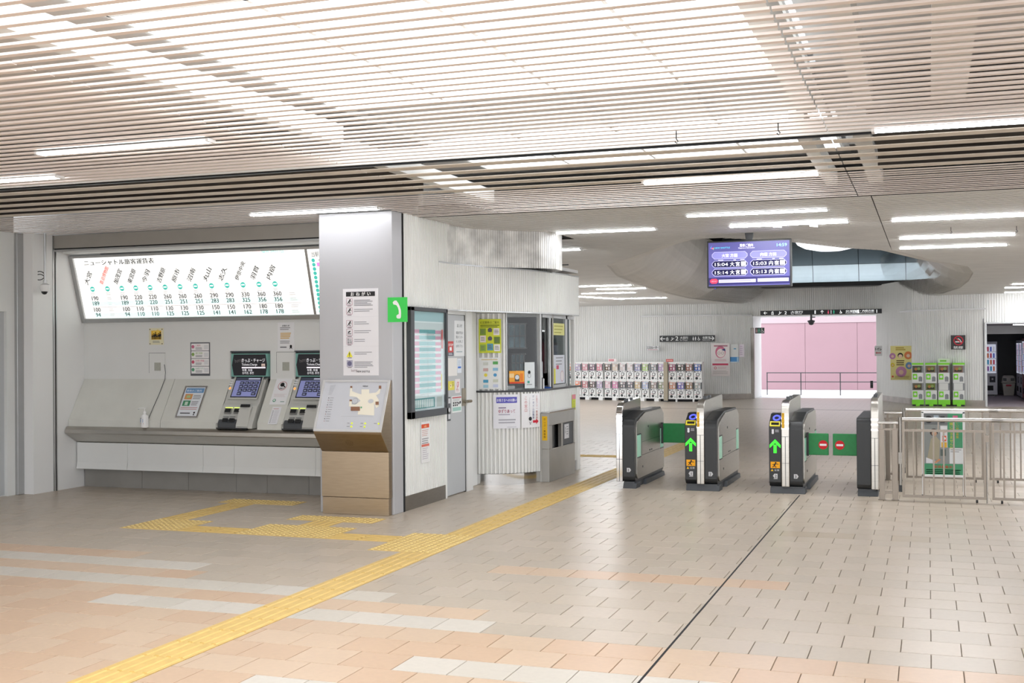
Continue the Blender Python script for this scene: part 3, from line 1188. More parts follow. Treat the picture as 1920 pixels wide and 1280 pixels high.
F.text('NEW SHUTTLE', u, v - .02, .05, tl, w=.285, bold=.01)
F.text('hmy', u - .11, v - .02, .06, ink('f0a9a0', .9), rot=.1)
STN = ['大宮', '鉄道博物館', '加茂宮', '東宮原', '今羽', '吉野原', '原市', '沼南', '丸山', '志久', '伊奈中央', '羽貫', '内宿']
ROM = ['Omiya', 'Railway Museum', 'Kamonomiya', 'Higashi-Miyahara', 'Konba', 'Yoshinohara', 'Haraichi', 'Shonan', 'Maruyama', 'Shiku', 'Inachuo', 'Hanuki', 'Uchijuku']
PX = [173, 201, 228, 254, 281, 309, 337, 366, 396, 425, 455, 485, 515]
R1 = ['190', '', '190', '220', '220', '260', '260', '260', '290', '290', '330', '360', '360']
R2 = ['189', '', '189', '220', '220', '251', '251', '251', '283', '283', '325', '356', '356']
R3 = ['100', '', '100', '110', '110', '130', '130', '130', '150', '150', '170', '180', '180']
R4 = ['94', '', '94', '110', '110', '125', '125', '125', '141', '141', '162', '178', '178']
us = [F.uv(x, 539 - (x - 173) * .034)[0] for x in PX]
VC = .405
VR = [.27, .208, .13, .068]
for v in (VR[1] - .012, VR[3] - .012):
    F.rect(us[0] - .05, v, us[-1] + .30, v + .06, mint, 1)
F.rect(us[0] - .05, .182, us[-1] + .30, .186, ink('a79c9c', .7), 1)
F.rect(us[0], VC - .002, us[-1], VC + .002, ink('dcdcdc', 1.0), 1)
for i, u in enumerate(us):
    F.disc(u, VC, .032, tl, 2, 14)
    F.rect(u - .02, VC - .006, u + .02, VC + .008, ink('ffffff', 1.2), 3)
    F.text(STN[i], u - .055, VC + .05, .068 if len(STN[i]) < 4 else .06, rd if i == 1 else dk, rot=1.0, w=.24 if len(STN[i]) > 3 else (.19 if len(STN[i]) == 3 else .17), bold=.022)
    F.text(ROM[i], u + .03, VC + .06, .035, gy, rot=1.0)
    F.lines(u - .035, VC - .045, u + .035, 2, .02, .009, gy, 2)
    for vv, R in zip(VR, (R1, R2, R3, R4)):
        if R[i]:
            F.text(R[i], u + .012, vv, .072, dk, 'c', bold=.018)
        else:
            F.lines(u - .03, vv + .035, u + .04, 2, .02, .009, gy, 3)
for vv in VR:
    F.lines(us[-1] + .16, vv + .035, us[-1] + .26, 2, .02, .01, gy, 3)
F.text('NEW SHUTTLE FARE TABLE', us[-1] + .32, .006, .06, dk, 'r', w=.66, bold=.01)
u0 = du + .06
F.text('当駅からの標準', u0, .70, .06, dk, w=.34)
F.rect(u0 - .03, .685, u0 + .5, .688, gy, 2)
for i in range(13):
    v = .655 - i * .048
    F.disc(u0 + .012, v, .022, tl, 2, 12)
    F.rect(u0 + .05, v - .022, u0 + .2, v + .022, ink('ec7fca', .9) if i == 1 else ink('f4f4f2', 1.05), 2)
    if i != 1:
        F.text(STN[i], u0 + .06, v - .014, .03, dk, w=.11, lv=4)
    if i < 12:
        F.rect(u0 + .10, v - .031, u0 + .125, v - .019, dk, 4)
F.build('print', fb)


# ---------------------------------------------------------------- ticket machines
M_TM = mat('machine_grey', 'bdbdb8', .4, noise=.04, nscale=3)
SLV = Vector((0, .28, .47)).normalized()          # up the slope of the counter
SLN = Vector((1, 0, 0)).cross(SLV)


def on_slope(x, d):
    """a point of the slope d metres up from its foot"""
    return Vector((x, 11.29, .81)) + SLV * d


def slope_box(g, x0, x1, d0, d1, w0, w1, mt):
    ps = [on_slope(x, d) + SLN * w for w in (w0, w1) for d in (d0, d1) for x in (x0, x1)]
    g.mesh(ps, [(0, 2, 3, 1), (4, 5, 7, 6), (0, 1, 5, 4), (2, 6, 7, 3), (0, 4, 6, 2), (1, 3, 7, 5)], mt)


def ticket_machine(x0, label):
    t = thing('ticket_machine', label, 'ticket machine', (x0 + .25, 11.4, .73), 'ticket machines')
    g = G()
    W_ = .505
    x1 = x0 + W_
    g.prism([(11.6, 1.30), (11.545, 1.275), (11.405, 1.02), (11.36, .985), (11.25, .785), (11.245, .742), (11.6, .742)], 'x', x0 + .012, x1 - .04, M_TM)
    g.box(x0, x0 + .012, 11.24, 11.6, .737, .80, M_TM)
    g.build('body', t, bevel=.005)
    g = G()
    g.box(x0 - .01, x1 + .01, 11.60, 11.63, 1.28, 1.60, M_DARK)
    g.box(x0 - .005, x0 + .01, 11.55, 11.61, 1.30, 1.60, M_AL)
    g.box(x0 - .005, x1, 11.55, 11.61, 1.585, 1.60, M_DARK)
    g.build('niche', t)
    hd = thing('header_sign', None, None, (0, 0, 0))
    bpy.data.objects.remove(hd)
    g = G()
    yh = 11.525
    o = [(x0 + .03, 1.315), (x1 - .01, 1.315), (x1 - .01, 1.565), (x0 + .03, 1.565)]
    g.box(x0 + .025, x1 - .005, yh, yh + .07, 1.31, 1.57, mat('teal_bezel', '6fa39a', .4))
    h = g.build('header_sign', t)
    f = Face((x0 + .025, yh, 1.31), (1, 0, 0), (0, 0, 1))
    f.poly([(.010, .13), (.034, .25), (.448, .25), (.468, .13), (.448, .012), (.034, .012)], ink('2b2b30', .05), 2)
    wl = ink('e9e9ee', .55)
    f.text('hmy', .055, .155, .06, ink('6a6668', .1), rot=.2)
    f.text('きっぷ・チャージ', .14, .165, .05, wl, w=.30, bold=.004)
    f.text('Tickets,Charge', .14, .125, .036, wl, w=.2)
    f.rect(.395, .115, .44, .145, ink('c9b3a8', .5), 3)
    f.text('現金', .40, .12, .018, K, lv=4)
    f.rect(.14, .095, .445, .108, ink('f8e8f8', 1.0), 3)
    f.text('车票, 充值', .145, .062, .03, wl)
    f.text('승차권, 충전', .145, .03, .03, wl)
    f.g.build('lettering', h)
    # screen, laid on the slope
    g = G()
    slope_box(g, x0 + .06, x0 + .435, .272, .57, .028, .04, M_TM)
    slope_box(g, x0 + .085, x0 + .425, .29, .555, .03, .042, M_BLACK)
    sc = g.build('screen', t)
    f = Face(on_slope(x0 + .085, .29) + SLN * .042, (1, 0, 0), SLV)
    f.rect(.012, .012, .328, .253, ink('8388b8', .28), 1)
    f.rect(.012, .215, .328, .253, ink('3d4150', .3), 2)
    f.rect(.17, .228, .32, .246, ink('9a9cae', .6), 3)
    for r in range(4):
        for c in range(4):
            if r == 3 and c in (1, 2):
                continue
            f.rect(.075 + .062 * c, .165 - .046 * r, .13 + .062 * c, .203 - .046 * r, ink('2f3140', .15), 3)
            f.rect(.085 + .062 * c, .178 - .046 * r, .115 + .062 * c, .188 - .046 * r, ink('9298b8', .5), 4)
    f.g.build('screen_image', sc)
    # side strip with lamp
    f = Face(on_slope(x0 + .015, .29) + SLN * .031, (1, 0, 0), SLV)
    for i in range(3):
        f.rect(.0, .22 - i * .03, .062, .238 - i * .03, ink('dcdcde'), 2)
    f.disc(.028, .12, .015, ink('f09a4a', .9), 3, 10)
    f.disc(.028, .12, .024, ink('d8d4cc'), 2, 10)
    f.g.build('side_label', t)
    # coin and note slots under three lit strips
    g = G()
    for i in range(3):
        xa = x0 + .07 + .115 * i
        g.box(xa, xa + .085, 11.335, 11.365, .955, .972, mat('lit_strip', 'dcf06a', .4, emit=1.0))
    g.build('lit_strip', t)
    g = G()
    for i in range(2):
        xa = x0 + .075 + .12 * i
        slope_box(g, xa, xa + .085, .085, .15, .03, .05, M_AL)
        slope_box(g, xa + .008, xa + .077, .10, .14, .045, .056, M_BLACK)
    g.build('note_slot', t)
    g = G()
    g.prism([(11.33, .985), (11.30, .94), (11.235, .765), (11.30, .75), (11.42, .97)], 'x', x0 + .26, x0 + .41, M_TM)
    slope_box(g, x0 + .275, x0 + .395, .155, .19, .06, .075, M_BLACK)
    g.build('ticket_outlet', t, bevel=.006)
    g = G()
    g.prism([(11.235, .745), (11.235, .80), (11.265, .84), (11.33, .845), (11.33, .745)], 'x', x0 + .03, x0 + .255, M_DARK)
    for i in range(2):
        xa = x0 + .09 + .085 * i
        slope_box(g, xa, xa + .065, -.02, .02, .045, .062, M_BLACK)
        slope_box(g, xa, xa + .065, .035, .045, .045, .062, M_AL)
    g.build('coin_tray', t, bevel=.004)
    G().box(x0 + .02, x0 + .41, 11.222, 11.26, .738, .752, M_BLACK).build('lower_slot', t)
    return t


ticket_machine(-7.485, 'ticket machine between the framed leaflet and the round-emblem notice')
ticket_machine(-6.655, 'ticket machine half hidden behind the wide grey pillar')


# ---------------------------------------------------------------- notices of the recess
def notice(name, label, cat, f, w, h, base='e4e4e6', thick=.003, loc=None, group=None):
    """a sheet of w x h on the face f (origin lower-left); returns thing, face in front of it"""
    t = thing(name, label, cat, loc or f.P(w / 2, 0, 0), group)
    g = G()
    ps = [f.P(u, v, d) for d in (.0005, thick) for v in (0, h) for u in (0, w)]
    if f.fn:
        n = max(2, int(w / .04))
        for i in range(n):
            a, b = w * i / n, w * (i + 1) / n
            q = [f.P(u, v, d) for d in (.0005, thick) for v in (0, h) for u in (a, b)]
            g.mesh(q, [(4, 5, 7, 6), (0, 1, 5, 4), (2, 6, 7, 3)], mat('sheet_' + base, base, .5, noise=.02))
    else:
        g.mesh(ps, [(0, 2, 3, 1), (4, 5, 7, 6), (0, 1, 5, 4), (2, 6, 7, 3), (0, 4, 6, 2), (1, 3, 7, 5)], mat('sheet_' + base, base, .5, noise=.02))
    g.build('sheet', t)
    q = Face(f.o + f.n * thick, f.u, f.v, (lambda u, v, d, ff=f, th=thick: ff.P(u, v, d + th)) if f.fn else None)
    q.rect(0, 0, w, h, mat('sheet_' + base, base), .2)
    return t, q


BW = Face((0, YB, 0), (1, 0, 0), (0, 0, 1))


def wallface(x, z, y=YB):
    return Face((x, y, z), (1, 0, 0), (0, 0, 1))


t, f = notice('notice', 'small yellow notice with a row of dark figures on the recess wall', 'notice', wallface(-8.598, 1.68), .198, .195, 'ded8b8')
f.rect(.03, .06, .168, .165, ink('e3b63a'), 2)
for i in range(6):
    picto_person(f, .045 + .022 * i, .065, .06 + .012 * (i % 3), K, 3)
f.disc(.07, .15, .02, ink('e8c65a'), 3)
f.disc(.12, .155, .022, ink('e8c65a'), 3)
f.lines(.05, .045, .15, 2, .015, .006, TXT)
for u in (.012, .18):
    for v in (.012, .18):
        f.disc(u, v, .007, K, 3, 8)
f.build('print', t)
t, f = notice('notice', 'tall sheet of four framed blocks beside the framed leaflet', 'notice', wallface(-8.032, 1.318), .262, .385, '54565c')
for i, c in enumerate(('c06a86', '8aa860', 'c05a72', '5c9a78')):
    v = .29 - .088 * i
    f.rect(.012, v, .25, v + .082, ink('e6e4e4'), 1)
    f.text(('ご案内', '運行情報', 'お得な情報', '公式アプリ')[i], .07, v + .05, .024, ink(c), lv=3)
    f.disc(.035, v + .045, .02, ink(c), 2)
    f.lines(.07, v + .035, .17, 2, .014, .007, TXT, 2)
    f.rect(.185, v + .015, .24, v + .065, ink('d4d4d6'), 2)
f.build('print', t)
t, f = notice('notice', 'white notice with amber lines and a black ribbon mark above a wall hatch', 'notice', wallface(-6.88, 1.60), .21, .315, 'e0e0e2')
f.text('お知らせ', .105, .27, .024, ink('3a3a3e'), 'c', bold=.02)
f.lines(.03, .26, .17, 2, .018, .008, TXT)
f.lines(.035, .20, .17, 4, .018, .011, ink('d8b26a'))
f.lines(.03, .11, .18, 2, .02, .008, TXT)
f.disc(.168, .05, .015, K, 3)
f.poly([(.158, .042), (.15, .015), (.168, .03), (.186, .015), (.178, .042)], K, 3)
f.lines(.03, .045, .13, 1, .02, .012, ink('6a6a70'))
f.build('print', t)


def sloped(x, d, w=.0005):
    return Face(on_slope(x, d) + SLN * w, (1, 0, 0), SLV)


t = thing('leaflet_frame', 'aluminium snap frame with a blue headed leaflet lying on the sloped panel', 'frame', on_slope(-7.91, 0.04))
g = G()
slope_box(g, -8.055, -7.765, .045, .445, .001, .012, mat('leaflet_sheet', 'd9dde2', .35))
g.build('sheet', t)
g = G()
slope_box(g, -8.06, -8.04, .04, .45, .001, .02, M_STEELP)
slope_box(g, -7.78, -7.76, .04, .45, .001, .02, M_STEELP)
slope_box(g, -8.04, -7.78, .04, .06, .001, .02, M_STEELP)
slope_box(g, -8.04, -7.78, .43, .45, .001, .02, M_STEELP)
g.build('snap_frame', t, bevel=.004)
f = Face(on_slope(-8.04, .06) + SLN * .012, (1, 0, 0), SLV)
f.rect(.01, .30, .25, .36, ink('6a93bd'), 2)
f.text('乗換のご案内', .02, .315, .03, ink('e8eef4'), w=.2)
f.rect(.02, .215, .12, .285, ink('cc9460'), 2)
f.rect(.02, .13, .12, .20, ink('4c8a66'), 2)
f.rect(.045, .235, .095, .265, ink('a8c48a'), 3)
f.rect(.05, .14, .09, .185, ink('c2d6c6'), 3)
f.lines(.135, .27, .24, 3, .02, .009, TXT)
f.lines(.135, .19, .24, 3, .02, .009, TXT)
f.lines(.01, .115, .24, 2, .022, .008, ink('c08a8e'), rag=.05)
f.lines(.03, .045, .17, 1, .02, .014, ink('5a5a60'))
f.disc(.215, .045, .012, K, 3)
f.disc(.215, .02, .009, K, 3)
f.build('print', t)
t, f = notice('notice', 'white notice with a red ringed black emblem between the ticket machines', 'notice', sloped(-6.896, .225), .205, .33, 'e3e3e5')
f.ring(.10, .235, .056, .05, ink('b5686c'), 2, 24)
f.disc(.095, .25, .026, K, 3)
f.line((.1, .25), (.14, .215), .012, K, 3)
f.text('録画中', .10, .195, .02, K, 'c', bold=.02)
f.rect(.02, .13, .185, .132, ink('c9a9aa'), 2)
f.lines(.03, .12, .17, 2, .018, .004, ink('c9b4b4'))
f.disc(.05, .05, .02, ink('4c8a78'), 3)
f.disc(.05, .052, .012, ink('dcecdf'), 4)
f.rect(.13, .03, .18, .04, ink('8aa49a'), 3)
f.build('print', t)
t, f = notice('notice', 'narrow white price slip low on the slope between the ticket machines', 'notice', sloped(-6.842, -.02), .115, .215, 'dfdfe3')
f.lines(.02, .195, .095, 1, .02, .008, ink('c79a9a'))
for i in range(9):
    f.rect(.015, .16 - .018 * i, .03, .168 - .018 * i, TXT, 2)
    f.lines(.04, .168 - .018 * i, .10, 1, .018, .005, ink('b4b4ba'), rag=.1)
f.build('print', t)

t = thing('sanitizer_bottle', 'white hand sanitizer pump bottle with a blue label on the steel ledge', 'bottle', (-8.43, 11.25, .735))
g = G()
g.lathe([(.036, 0), (.043, .006), (.043, .12), (.040, .135), (.016, .155), (.016, .165)], t.location, M_WHITE, 18)
g.build('bottle_body', t, smooth=40)
g = G()
c = t.location
g.lathe([(.019, .165), (.019, .185), (.006, .187), (.006, .215), (.012, .217), (.012, .226)], c, M_WHITE, 12)
g.tube([(c.x + .015, c.y, c.z + .222), (c.x - .07, c.y - .005, c.z + .222), (c.x - .085, c.y - .006, c.z + .205)], .006, M_WHITE, 8)
g.build('pump', t, smooth=40)
f = Face(t.location, (1, 0, 0), (0, 0, 1), lambda u, v, w, c=t.location: Vector((c.x + (.0435 + w) * math.sin(u / .0435), c.y - (.0435 + w) * math.cos(u / .0435), c.z + v)))
f.rect(-.045, .02, .035, .115, ink('e4eaf0'), 1)
f.rect(-.04, .06, .01, .10, ink('5b8fc4'), 3)
f.rect(-.04, .042, .015, .05, ink('c7677a'), 3)
f.rect(-.04, .103, -.015, .11, ink('2a3a70'), 3)
f.build('bottle_label', t)
t = thing('cable', 'thin dark cable hanging from the hatch to behind the sanitizer bottle', 'cable', (-8.38, 11.4, .8))
G().tube([(-8.385, 11.56, 1.45), (-8.37, 11.56, 1.36), (-8.375, 11.555, 1.28), (-8.385, 11.46, 1.11), (-8.40, 11.36, .95), (-8.405, 11.283, .83)], .0035, M_DARK, 6).build('cord', t, smooth=40)

# ---------------------------------------------------------------- map kiosk before the pillar
t = thing('map_kiosk', 'brown-tinged brushed steel kiosk with a tilted station map and buttons', 'kiosk', (-5.25, 10.3, 0))
KX0, KX1 = -5.63, -4.905
g = G()
g.box(KX0 + .005, KX1 - .005, 10.285, 10.355, 0, .165, M_KIOSK)
g.build('plinth', t, bevel=.003)
g = G()
g.box(KX0, KX1, 10.28, 10.355, .168, .612, M_KIOSK)
g.build('body', t, bevel=.003)
g = G()
g.prism([(10.28, .614), (10.125, .795), (10.12, .815), (10.335, 1.305), (10.355, 1.305), (10.355, .614)], 'x', KX0, KX1, M_KIOSK)
hd = g.build('head', t, bevel=.003)
a = Vector((KX0, 10.12, .815))
MV = Vector((0, .215, .49)).normalized()
ML = Vector((0, .215, .49)).length
f = Face(a, (1, 0, 0), MV)
g = G()
for u0, u1, v0, v1 in ((0, .725, 0, .022), (0, .725, ML - .02, ML), (0, .022, .022, ML - .02), (.703, .725, .022, ML - .02)):
    ps = [f.P(u, v, w) for w in (0, .012) for v in (v0, v1) for u in (u0, u1)]
    g.mesh(ps, [(4, 5, 7, 6), (0, 1, 5, 4), (2, 6, 7, 3), (0, 4, 6, 2), (1, 3, 7, 5)], M_SILVER)
g.build('map_frame', t)
ps = [f.P(u, v, w) for w in (.0, .004) for v in (.022, ML - .02) for u in (.022, .703)]
G().mesh(ps, [(4, 5, 7, 6)], mat('map_plate', 'c3c5cb', .4, noise=.03)).build('map_plate', t)
f.o = f.o + f.n * .004
cr, br, ol = ink('e6e0cf'), ink('8d6650'), ink('9a9a98')


def mp(px, py):
    return f.uv(px, py)


def fpoly(pts, mt, lv=2):
    f.poly([mp(*q) for q in pts], mt, lv)


# pixel landmarks of the drawn map (crop origin 420,600; 5.82 px per px)
def cp(x, y):
    return 420 + x / 5.82, 600 + y / 5.82


fpoly([cp(*q) for q in ((1380, 720), (1400, 720), (1400, 775), (1460, 800), (1500, 810), (1500, 755), (1585, 755), (1585, 800), (1660, 790), (1690, 760), (1690, 720), (1716, 720), (1700, 800), (1660, 820), (1690, 870), (1690, 940), (1660, 960), (1640, 900), (1640, 1040), (1460, 1030), (1470, 960), (1365, 940), (1370, 870), (1395, 870), (1395, 920), (1440, 920), (1490, 880), (1450, 840), (1370, 830))], cr, 2)
f.ring(*mp(*cp(1430, 885)), .032, .029, ol, 4, 20)
for c, rx in (((1432, 885), .034), ((1603, 885), .03)):
    uu, vv = mp(*cp(*c))
    f.disc(uu, vv, rx, ink('c0c2c6'), 3, 18, .022)
for x0, y0, x1, y1 in ((1380, 720, 1402, 740), (1692, 716, 1718, 750), (1372, 868, 1398, 886), (1385, 945, 1485, 990), (1655, 890, 1690, 925)):
    fpoly([cp(x0, y1), cp(x1, y1), cp(x1, y0), cp(x0, y0)], br, 5)
fpoly([cp(1492, 962), cp(1508, 962), cp(1508, 945), cp(1492, 945)], ink('57a878'), 5)
u, v = mp(*cp(1515, 728))
f.text('駅構内図', u, v, .016, K, w=.055, lv=5)
u, v = mp(*cp(1160, 715))
for i in range(9):
    f.line((u, v - .012 * i), (u + .06 - .003 * i, v + .006 - .012 * i), .003, ink('a4a6ac'), 2)
for i in range(11):
    yy = v - .13 - .024 * i
    f.disc(u + .012, yy, .005, (K, ink('a07070'), ol)[i % 3], 3, 6)
    f.lines(u + .026, yy + .003, u + .07, 1, .01, .004, TXT)
for cx, cy in ((1396, 1125), (1541, 1127), (1688, 1130), (1390, 1162), (1534, 1164)):
    uu, vv = mp(*cp(cx, cy))
    f.lines(uu - .05, vv + .004, uu - .018, 1, .01, .006, TXT)
u, v = mp(*cp(1290, 1050))
f.rect(u - .01, v, u + .33, v + .0015, ol, 2)
f.build('print', t)
for cx, cy in ((1396, 1125), (1541, 1127), (1688, 1130), (1390, 1162), (1534, 1164)):
    uu, vv = mp(*cp(cx, cy))
    g = G()
    vs = [f.P(uu + R * math.cos(q * math.pi / 5), vv + R * math.sin(q * math.pi / 5), w) for R, w in ((.0105, 0), (.009, .006)) for q in range(10)]
    g.mesh(vs, [(q, (q + 1) % 10, 10 + (q + 1) % 10, 10 + q) for q in range(10)] + [tuple(range(10, 20))], mat('button_yellow', 'd6e04a', .3, emit=.25))
    g.build('push_button', t)
# speaker holes: a small rosette in the undercut front
f = Face((KX0, 10.28, .614), (1, 0, 0), Vector((0, -.155, .181)))
for r in (.01, .02, .03, .038):
    for q in range(int(r * 420)):
        an = q * 2 * math.pi / int(r * 420) + r * 40
        f.disc(.345 + r * math.cos(an), .12 + r * math.sin(an), .0028, K, 1, 5)
f.build('speaker_hole_pattern', t)

# request poster on the pillar
t, f = notice('request_poster', 'tall white poster of safety requests headed by a black bar on the pillar', 'poster', Face((-5.426, 10.36, 1.352), (1, 0, 0), (0, 0, 1)), .386, .85, 'e3e2e6')
f.rect(.035, .775, .35, .82, ink('2a2a2c'), 2)
for i, ch in enumerate('おねがい'):
    f.text(ch, .105 + .06 * i, .782, .042, WH, 'c', bold=.03)
pk = ink('b0788a')
for i, v in enumerate((.69, .60, .475, .39, .305, .18, .085)):
    if i == 5:
        f.poly([(.035, v), (.105, v), (.07, v + .062)], ink('e6e04a'), 3)
        f.rect(.066, v + .02, .074, v + .045, K, 4)
        f.disc(.07, v + .011, .005, K, 4, 8)
    elif i == 6:
        f.rect(.038, v, .104, v + .065, ink('b0aec0'), 2)
        f.disc(.07, v + .032, .024, ink('6c6a88'), 3)
    else:
        f.rline(.038, v, .104, v + .066, .003, pk, 3)
        if i == 4:
            f.text('禁止', .071, v + .035, .026, K, 'c')
            f.text('事項', .071, v + .008, .026, K, 'c')
        elif i == 3:
            f.line((.05, v + .018), (.09, v + .018), .006, K, 3)
            f.line((.055, v + .03), (.08, v + .045), .012, K, 3)
        else:
            f.disc(.08, v + .053, .007, K, 3, 8)
            f.line((.078, v + .048), (.062, v + .028), .011, K, 3)
            f.line((.064, v + .03), (.05, v + .012), .006, K, 3.2)
            f.line((.066, v + .03), (.082, v + .01), .006, K, 3.4)
            f.line((.075, v + .042), (.093, v + .034), .005, K, 3.6)
    f.lines(.05, v - .004, .095, 1, .01, .006, ink('6e6068'), rag=.1)
    f.lines(.122, v + .05, .33, 5 if i in (0, 6) else 2, .013 if i in (0, 6) else .018, .005, ink('77777e'), rag=.45)
for v in (.575, .285):
    f.rect(0, v, .386, v + .0012, ink('c9c9cd'), 1)
f.text('hmy', .09, .035, .04, ink('9a8a90'), rot=.1)
f.text('NEW SHUTTLE', .15, .03, .026, ink('3c3c40'), w=.14, bold=.02)
f.build('print', t)

# green telephone sign at the corner
t = thing('telephone_sign', 'green square sign with a white telephone handset at the pillar corner', 'sign', (-4.88, 10.5, 1.9))
a = at(742, 604, 1, 10.42)
b = at(777, 605, 1, 10.42)
hh = at(742, 558, 1, 10.42).z - a.z
f = Face((a.x, 10.42, a.z), (1, 0, 0), (0, 0, 1))
wd = b.x - a.x
f = Face((-4.93, 10.345, a.z), (1, 0, 0), (0, 0, 1))
wd = .205
ps = [f.P(u, v, w) for w in (-.0, .012) for v in (0, hh) for u in (0, wd)]
g = G()
g.mesh(ps, [(0, 2, 3, 1), (4, 5, 7, 6), (0, 1, 5, 4), (2, 6, 7, 3), (0, 4, 6, 2), (1, 3, 7, 5)], mat('phone_sign_green', '2fc24a', .45, emit=.12))
g.build('board', t)
f.o = f.o + f.n * .012
hp = [(.055, .80), (.10, .86), (.15, .855), (.19, .80)]
arcp = []
for i in range(9):
    q = math.radians(62 - 118 * i / 8)
    arcp.append((.10 + .22 * math.cos(q) * .62, .48 + .36 * math.sin(q)))
f.poly([(wd * x, hh * y) for x, y in ((.27, .79), (.30, .83), (.37, .87), (.46, .87), (.56, .76), (.64, .62), (.69, .48), (.70, .34), (.69, .19), (.65, .14), (.52, .14), (.46, .18), (.46, .26), (.52, .30), (.58, .32), (.58, .45), (.54, .58), (.46, .68), (.40, .70), (.31, .71))], WH, 2)
f.build('handset_print', t)

# timetable case
t = thing('timetable_case', 'tall charcoal framed display case of pink and teal striped timetables', 'display case', (-4.87, 11.15, .9))
TY0, TY1, TZ0, TZ1 = 10.67, 11.62, .91, 2.03
g = G()
for y0, y1, z0, z1 in ((TY0, TY0 + .085, TZ0, TZ1), (TY1 - .04, TY1, TZ0, TZ1), (TY0, TY1, TZ0, TZ0 + .07), (TY0, TY1, TZ1 - .04, TZ1)):
    g.box(-4.886, -4.835, y0, y1, z0, z1, M_DARK)
g.build('frame', t, bevel=.004)
G().box(-4.886, -4.868, TY0 + .085, TY1 - .04, TZ0 + .07, TZ1 - .04, mat('timetable_sheet', 'ced4d6', .5)).build('sheet', t)
G().box(-4.848, -4.845, TY0 + .085, TY1 - .04, TZ0 + .07, TZ1 - .04, M_GLASS).build('pane', t)
f = Face((-4.868, TY0 + .085, TZ0 + .07), (0, 1, 0), (0, 0, 1))
Wt, Ht = TY1 - .04 - TY0 - .085, TZ1 - .04 - TZ0 - .07
pkk, te, td = ink('cf93ab'), ink('84b6b9'), ink('5a9da0')
f.rect(0, Ht - .10, Wt, Ht, ink('a8c6cc'), 1)
f.rect(0, Ht - .115, Wt - .04, Ht - .10, ink('e6eaec'), 2)
for k in range(13):
    v = Ht - .225 - .061 * k
    if v < .12:
        break
    c = te if k % 3 else td
    f.rect(.02, v, Wt * .22, v + .040, pkk, 2)
    f.rect(Wt * .22, v, Wt * .72, v + .040, c, 2)
    f.rect(Wt * .72, v, Wt * .9, v + .034, ink('cf86a0') if k in (2, 3) else pkk, 2)
    f.rect(.02, v - .022, Wt * .9, v - .005, ink('d9dcdc'), 2)
    f.lines(Wt * .25, v - .008, Wt * .7, 1, .01, .006, ink('a9adae'), 3)
f.rect(Wt * .47, .13, Wt * .475, Ht - .2, ink('5a6466'), 4)
for k in range(11):
    f.rect(.05 + .045 * k, .03, .08 + .045 * k, .11, ink('dfe4e4'), 3)
f.rect(.035, .02, .57, .125, ink('4f8f90'), 2)
f.rect(.62, .02, Wt - .06, .125, ink('b4b8b6'), 2)
f.rect(Wt - .075, Ht - .38, Wt - .03, Ht - .18, ink('d2605f'), 4)
f.rect(.0, .16, .025, .36, ink('d8c24a'), 4)
f.rect(Wt - .09, .2, Wt - .06, .36, ink('d8c24a'), 4)
f.build('print', t)
t, f = notice('notice', 'narrow notice with red bands on the ribbed wall below the timetable case', 'notice', Face((-4.886, 11.0, .44), (0, 1, 0), (0, 0, 1)), .215, .42, 'dedede')
f.rect(.01, .355, .205, .395, ink('d0502f'), 2)
f.text('お願い', .11, .362, .026, ink('f0d8a0'), 'c')
f.lines(.02, .335, .19, 4, .018, .006, ink('c79a94'))
f.lines(.02, .25, .19, 3, .022, .009, TXT)
f.rect(.01, .165, .205, .19, ink('cf6f60'), 2)
f.lines(.03, .15, .18, 6, .021, .006, ink('b0a8b4'))
f.build('print', t)
def on_door(px0, py0, px1, py1):
    a, b = at(px0, py1, 0, DX), at(px1, py0, 0, DX)
    y0 = max(a.y, 11.695)
    return Face((DX, y0, a.z), (0, 1, 0), (0, 0, 1)), (b.y - y0), (b.z - a.z)


def door_notice(label, box, w0, h0, base, thick=.003):
    f, w, h = on_door(*box)
    t, q = notice('notice', label, 'notice', f, w, h, base, thick)
    o, su, sv = q.o.copy(), w / w0, h / h0
    q.fn = lambda u, v, d: o + Vector((d, u * su, v * sv))
    return t, q
t, f = door_notice('tall white notice of grey copy high on the office door', (851.5, 601.6, 870.2, 667.6), .40, .44, 'dcdedf')
f.text('おしらせ', .2, .36, .05, ink('5d6166'), 'c', bold=.01)
for i, s_ in enumerate(('係員が不在の', '際はインター', 'ホンを押して', 'お待ち下さい')):
    f.text(s_, .06, .275 - .055 * i, .04, ink('6d7176'), w=.27)
f.lines(.07, .06, .33, 1, .02, .012, ink('9fb0b4'))
f.build('print', t)
t, f = door_notice('red notice with white lettering at the edge of the office door', (839, 639.6, 849.5, 667), .19, .21, 'c4413f')
f.rect(.0, 0, .19, .05, ink('565a66'), 2)
f.text('STOP', .095, .14, .05, WH, 'c', w=.15, bold=.02)
f.rect(.06, .075, .13, .125, WH, 2)
f.lines(.02, .04, .17, 2, .017, .009, ink('c9ccd2'), 3)
f.build('print', t)
t, f = door_notice('blank cream sheet taped to the office door', (839, 670.7, 856, 705), .27, .23, 'dedcd8', .006)
t, f = door_notice('small slip with a blue bar on the office door', (857, 671.7, 864.7, 699), .12, .19, 'd5dce4')
f.rect(.015, .06, .105, .085, ink('4774c4'), 2)
f.lines(.02, .16, .10, 4, .02, .006, ink('98a8c0'))
f.build('print', t)
t, f = door_notice('small yellow notice on the office door', (840, 713.7, 851.5, 731.6), .20, .12, 'd9cf4e')
f.disc(.08, .055, .028, ink('ece8b0'), 2)
f.lines(.12, .1, .18, 3, .02, .008, ink('8a8648'))
f.disc(.07, .06, .012, ink('b05a50'), 3)
f.build('print', t)
t, f = door_notice('small white slip with pink figures beside the yellow door notice', (853, 710, 862, 736.6), .15, .15, 'e0dada')
f.ring(.075, .09, .03, .022, ink('cc7a80'), 2)
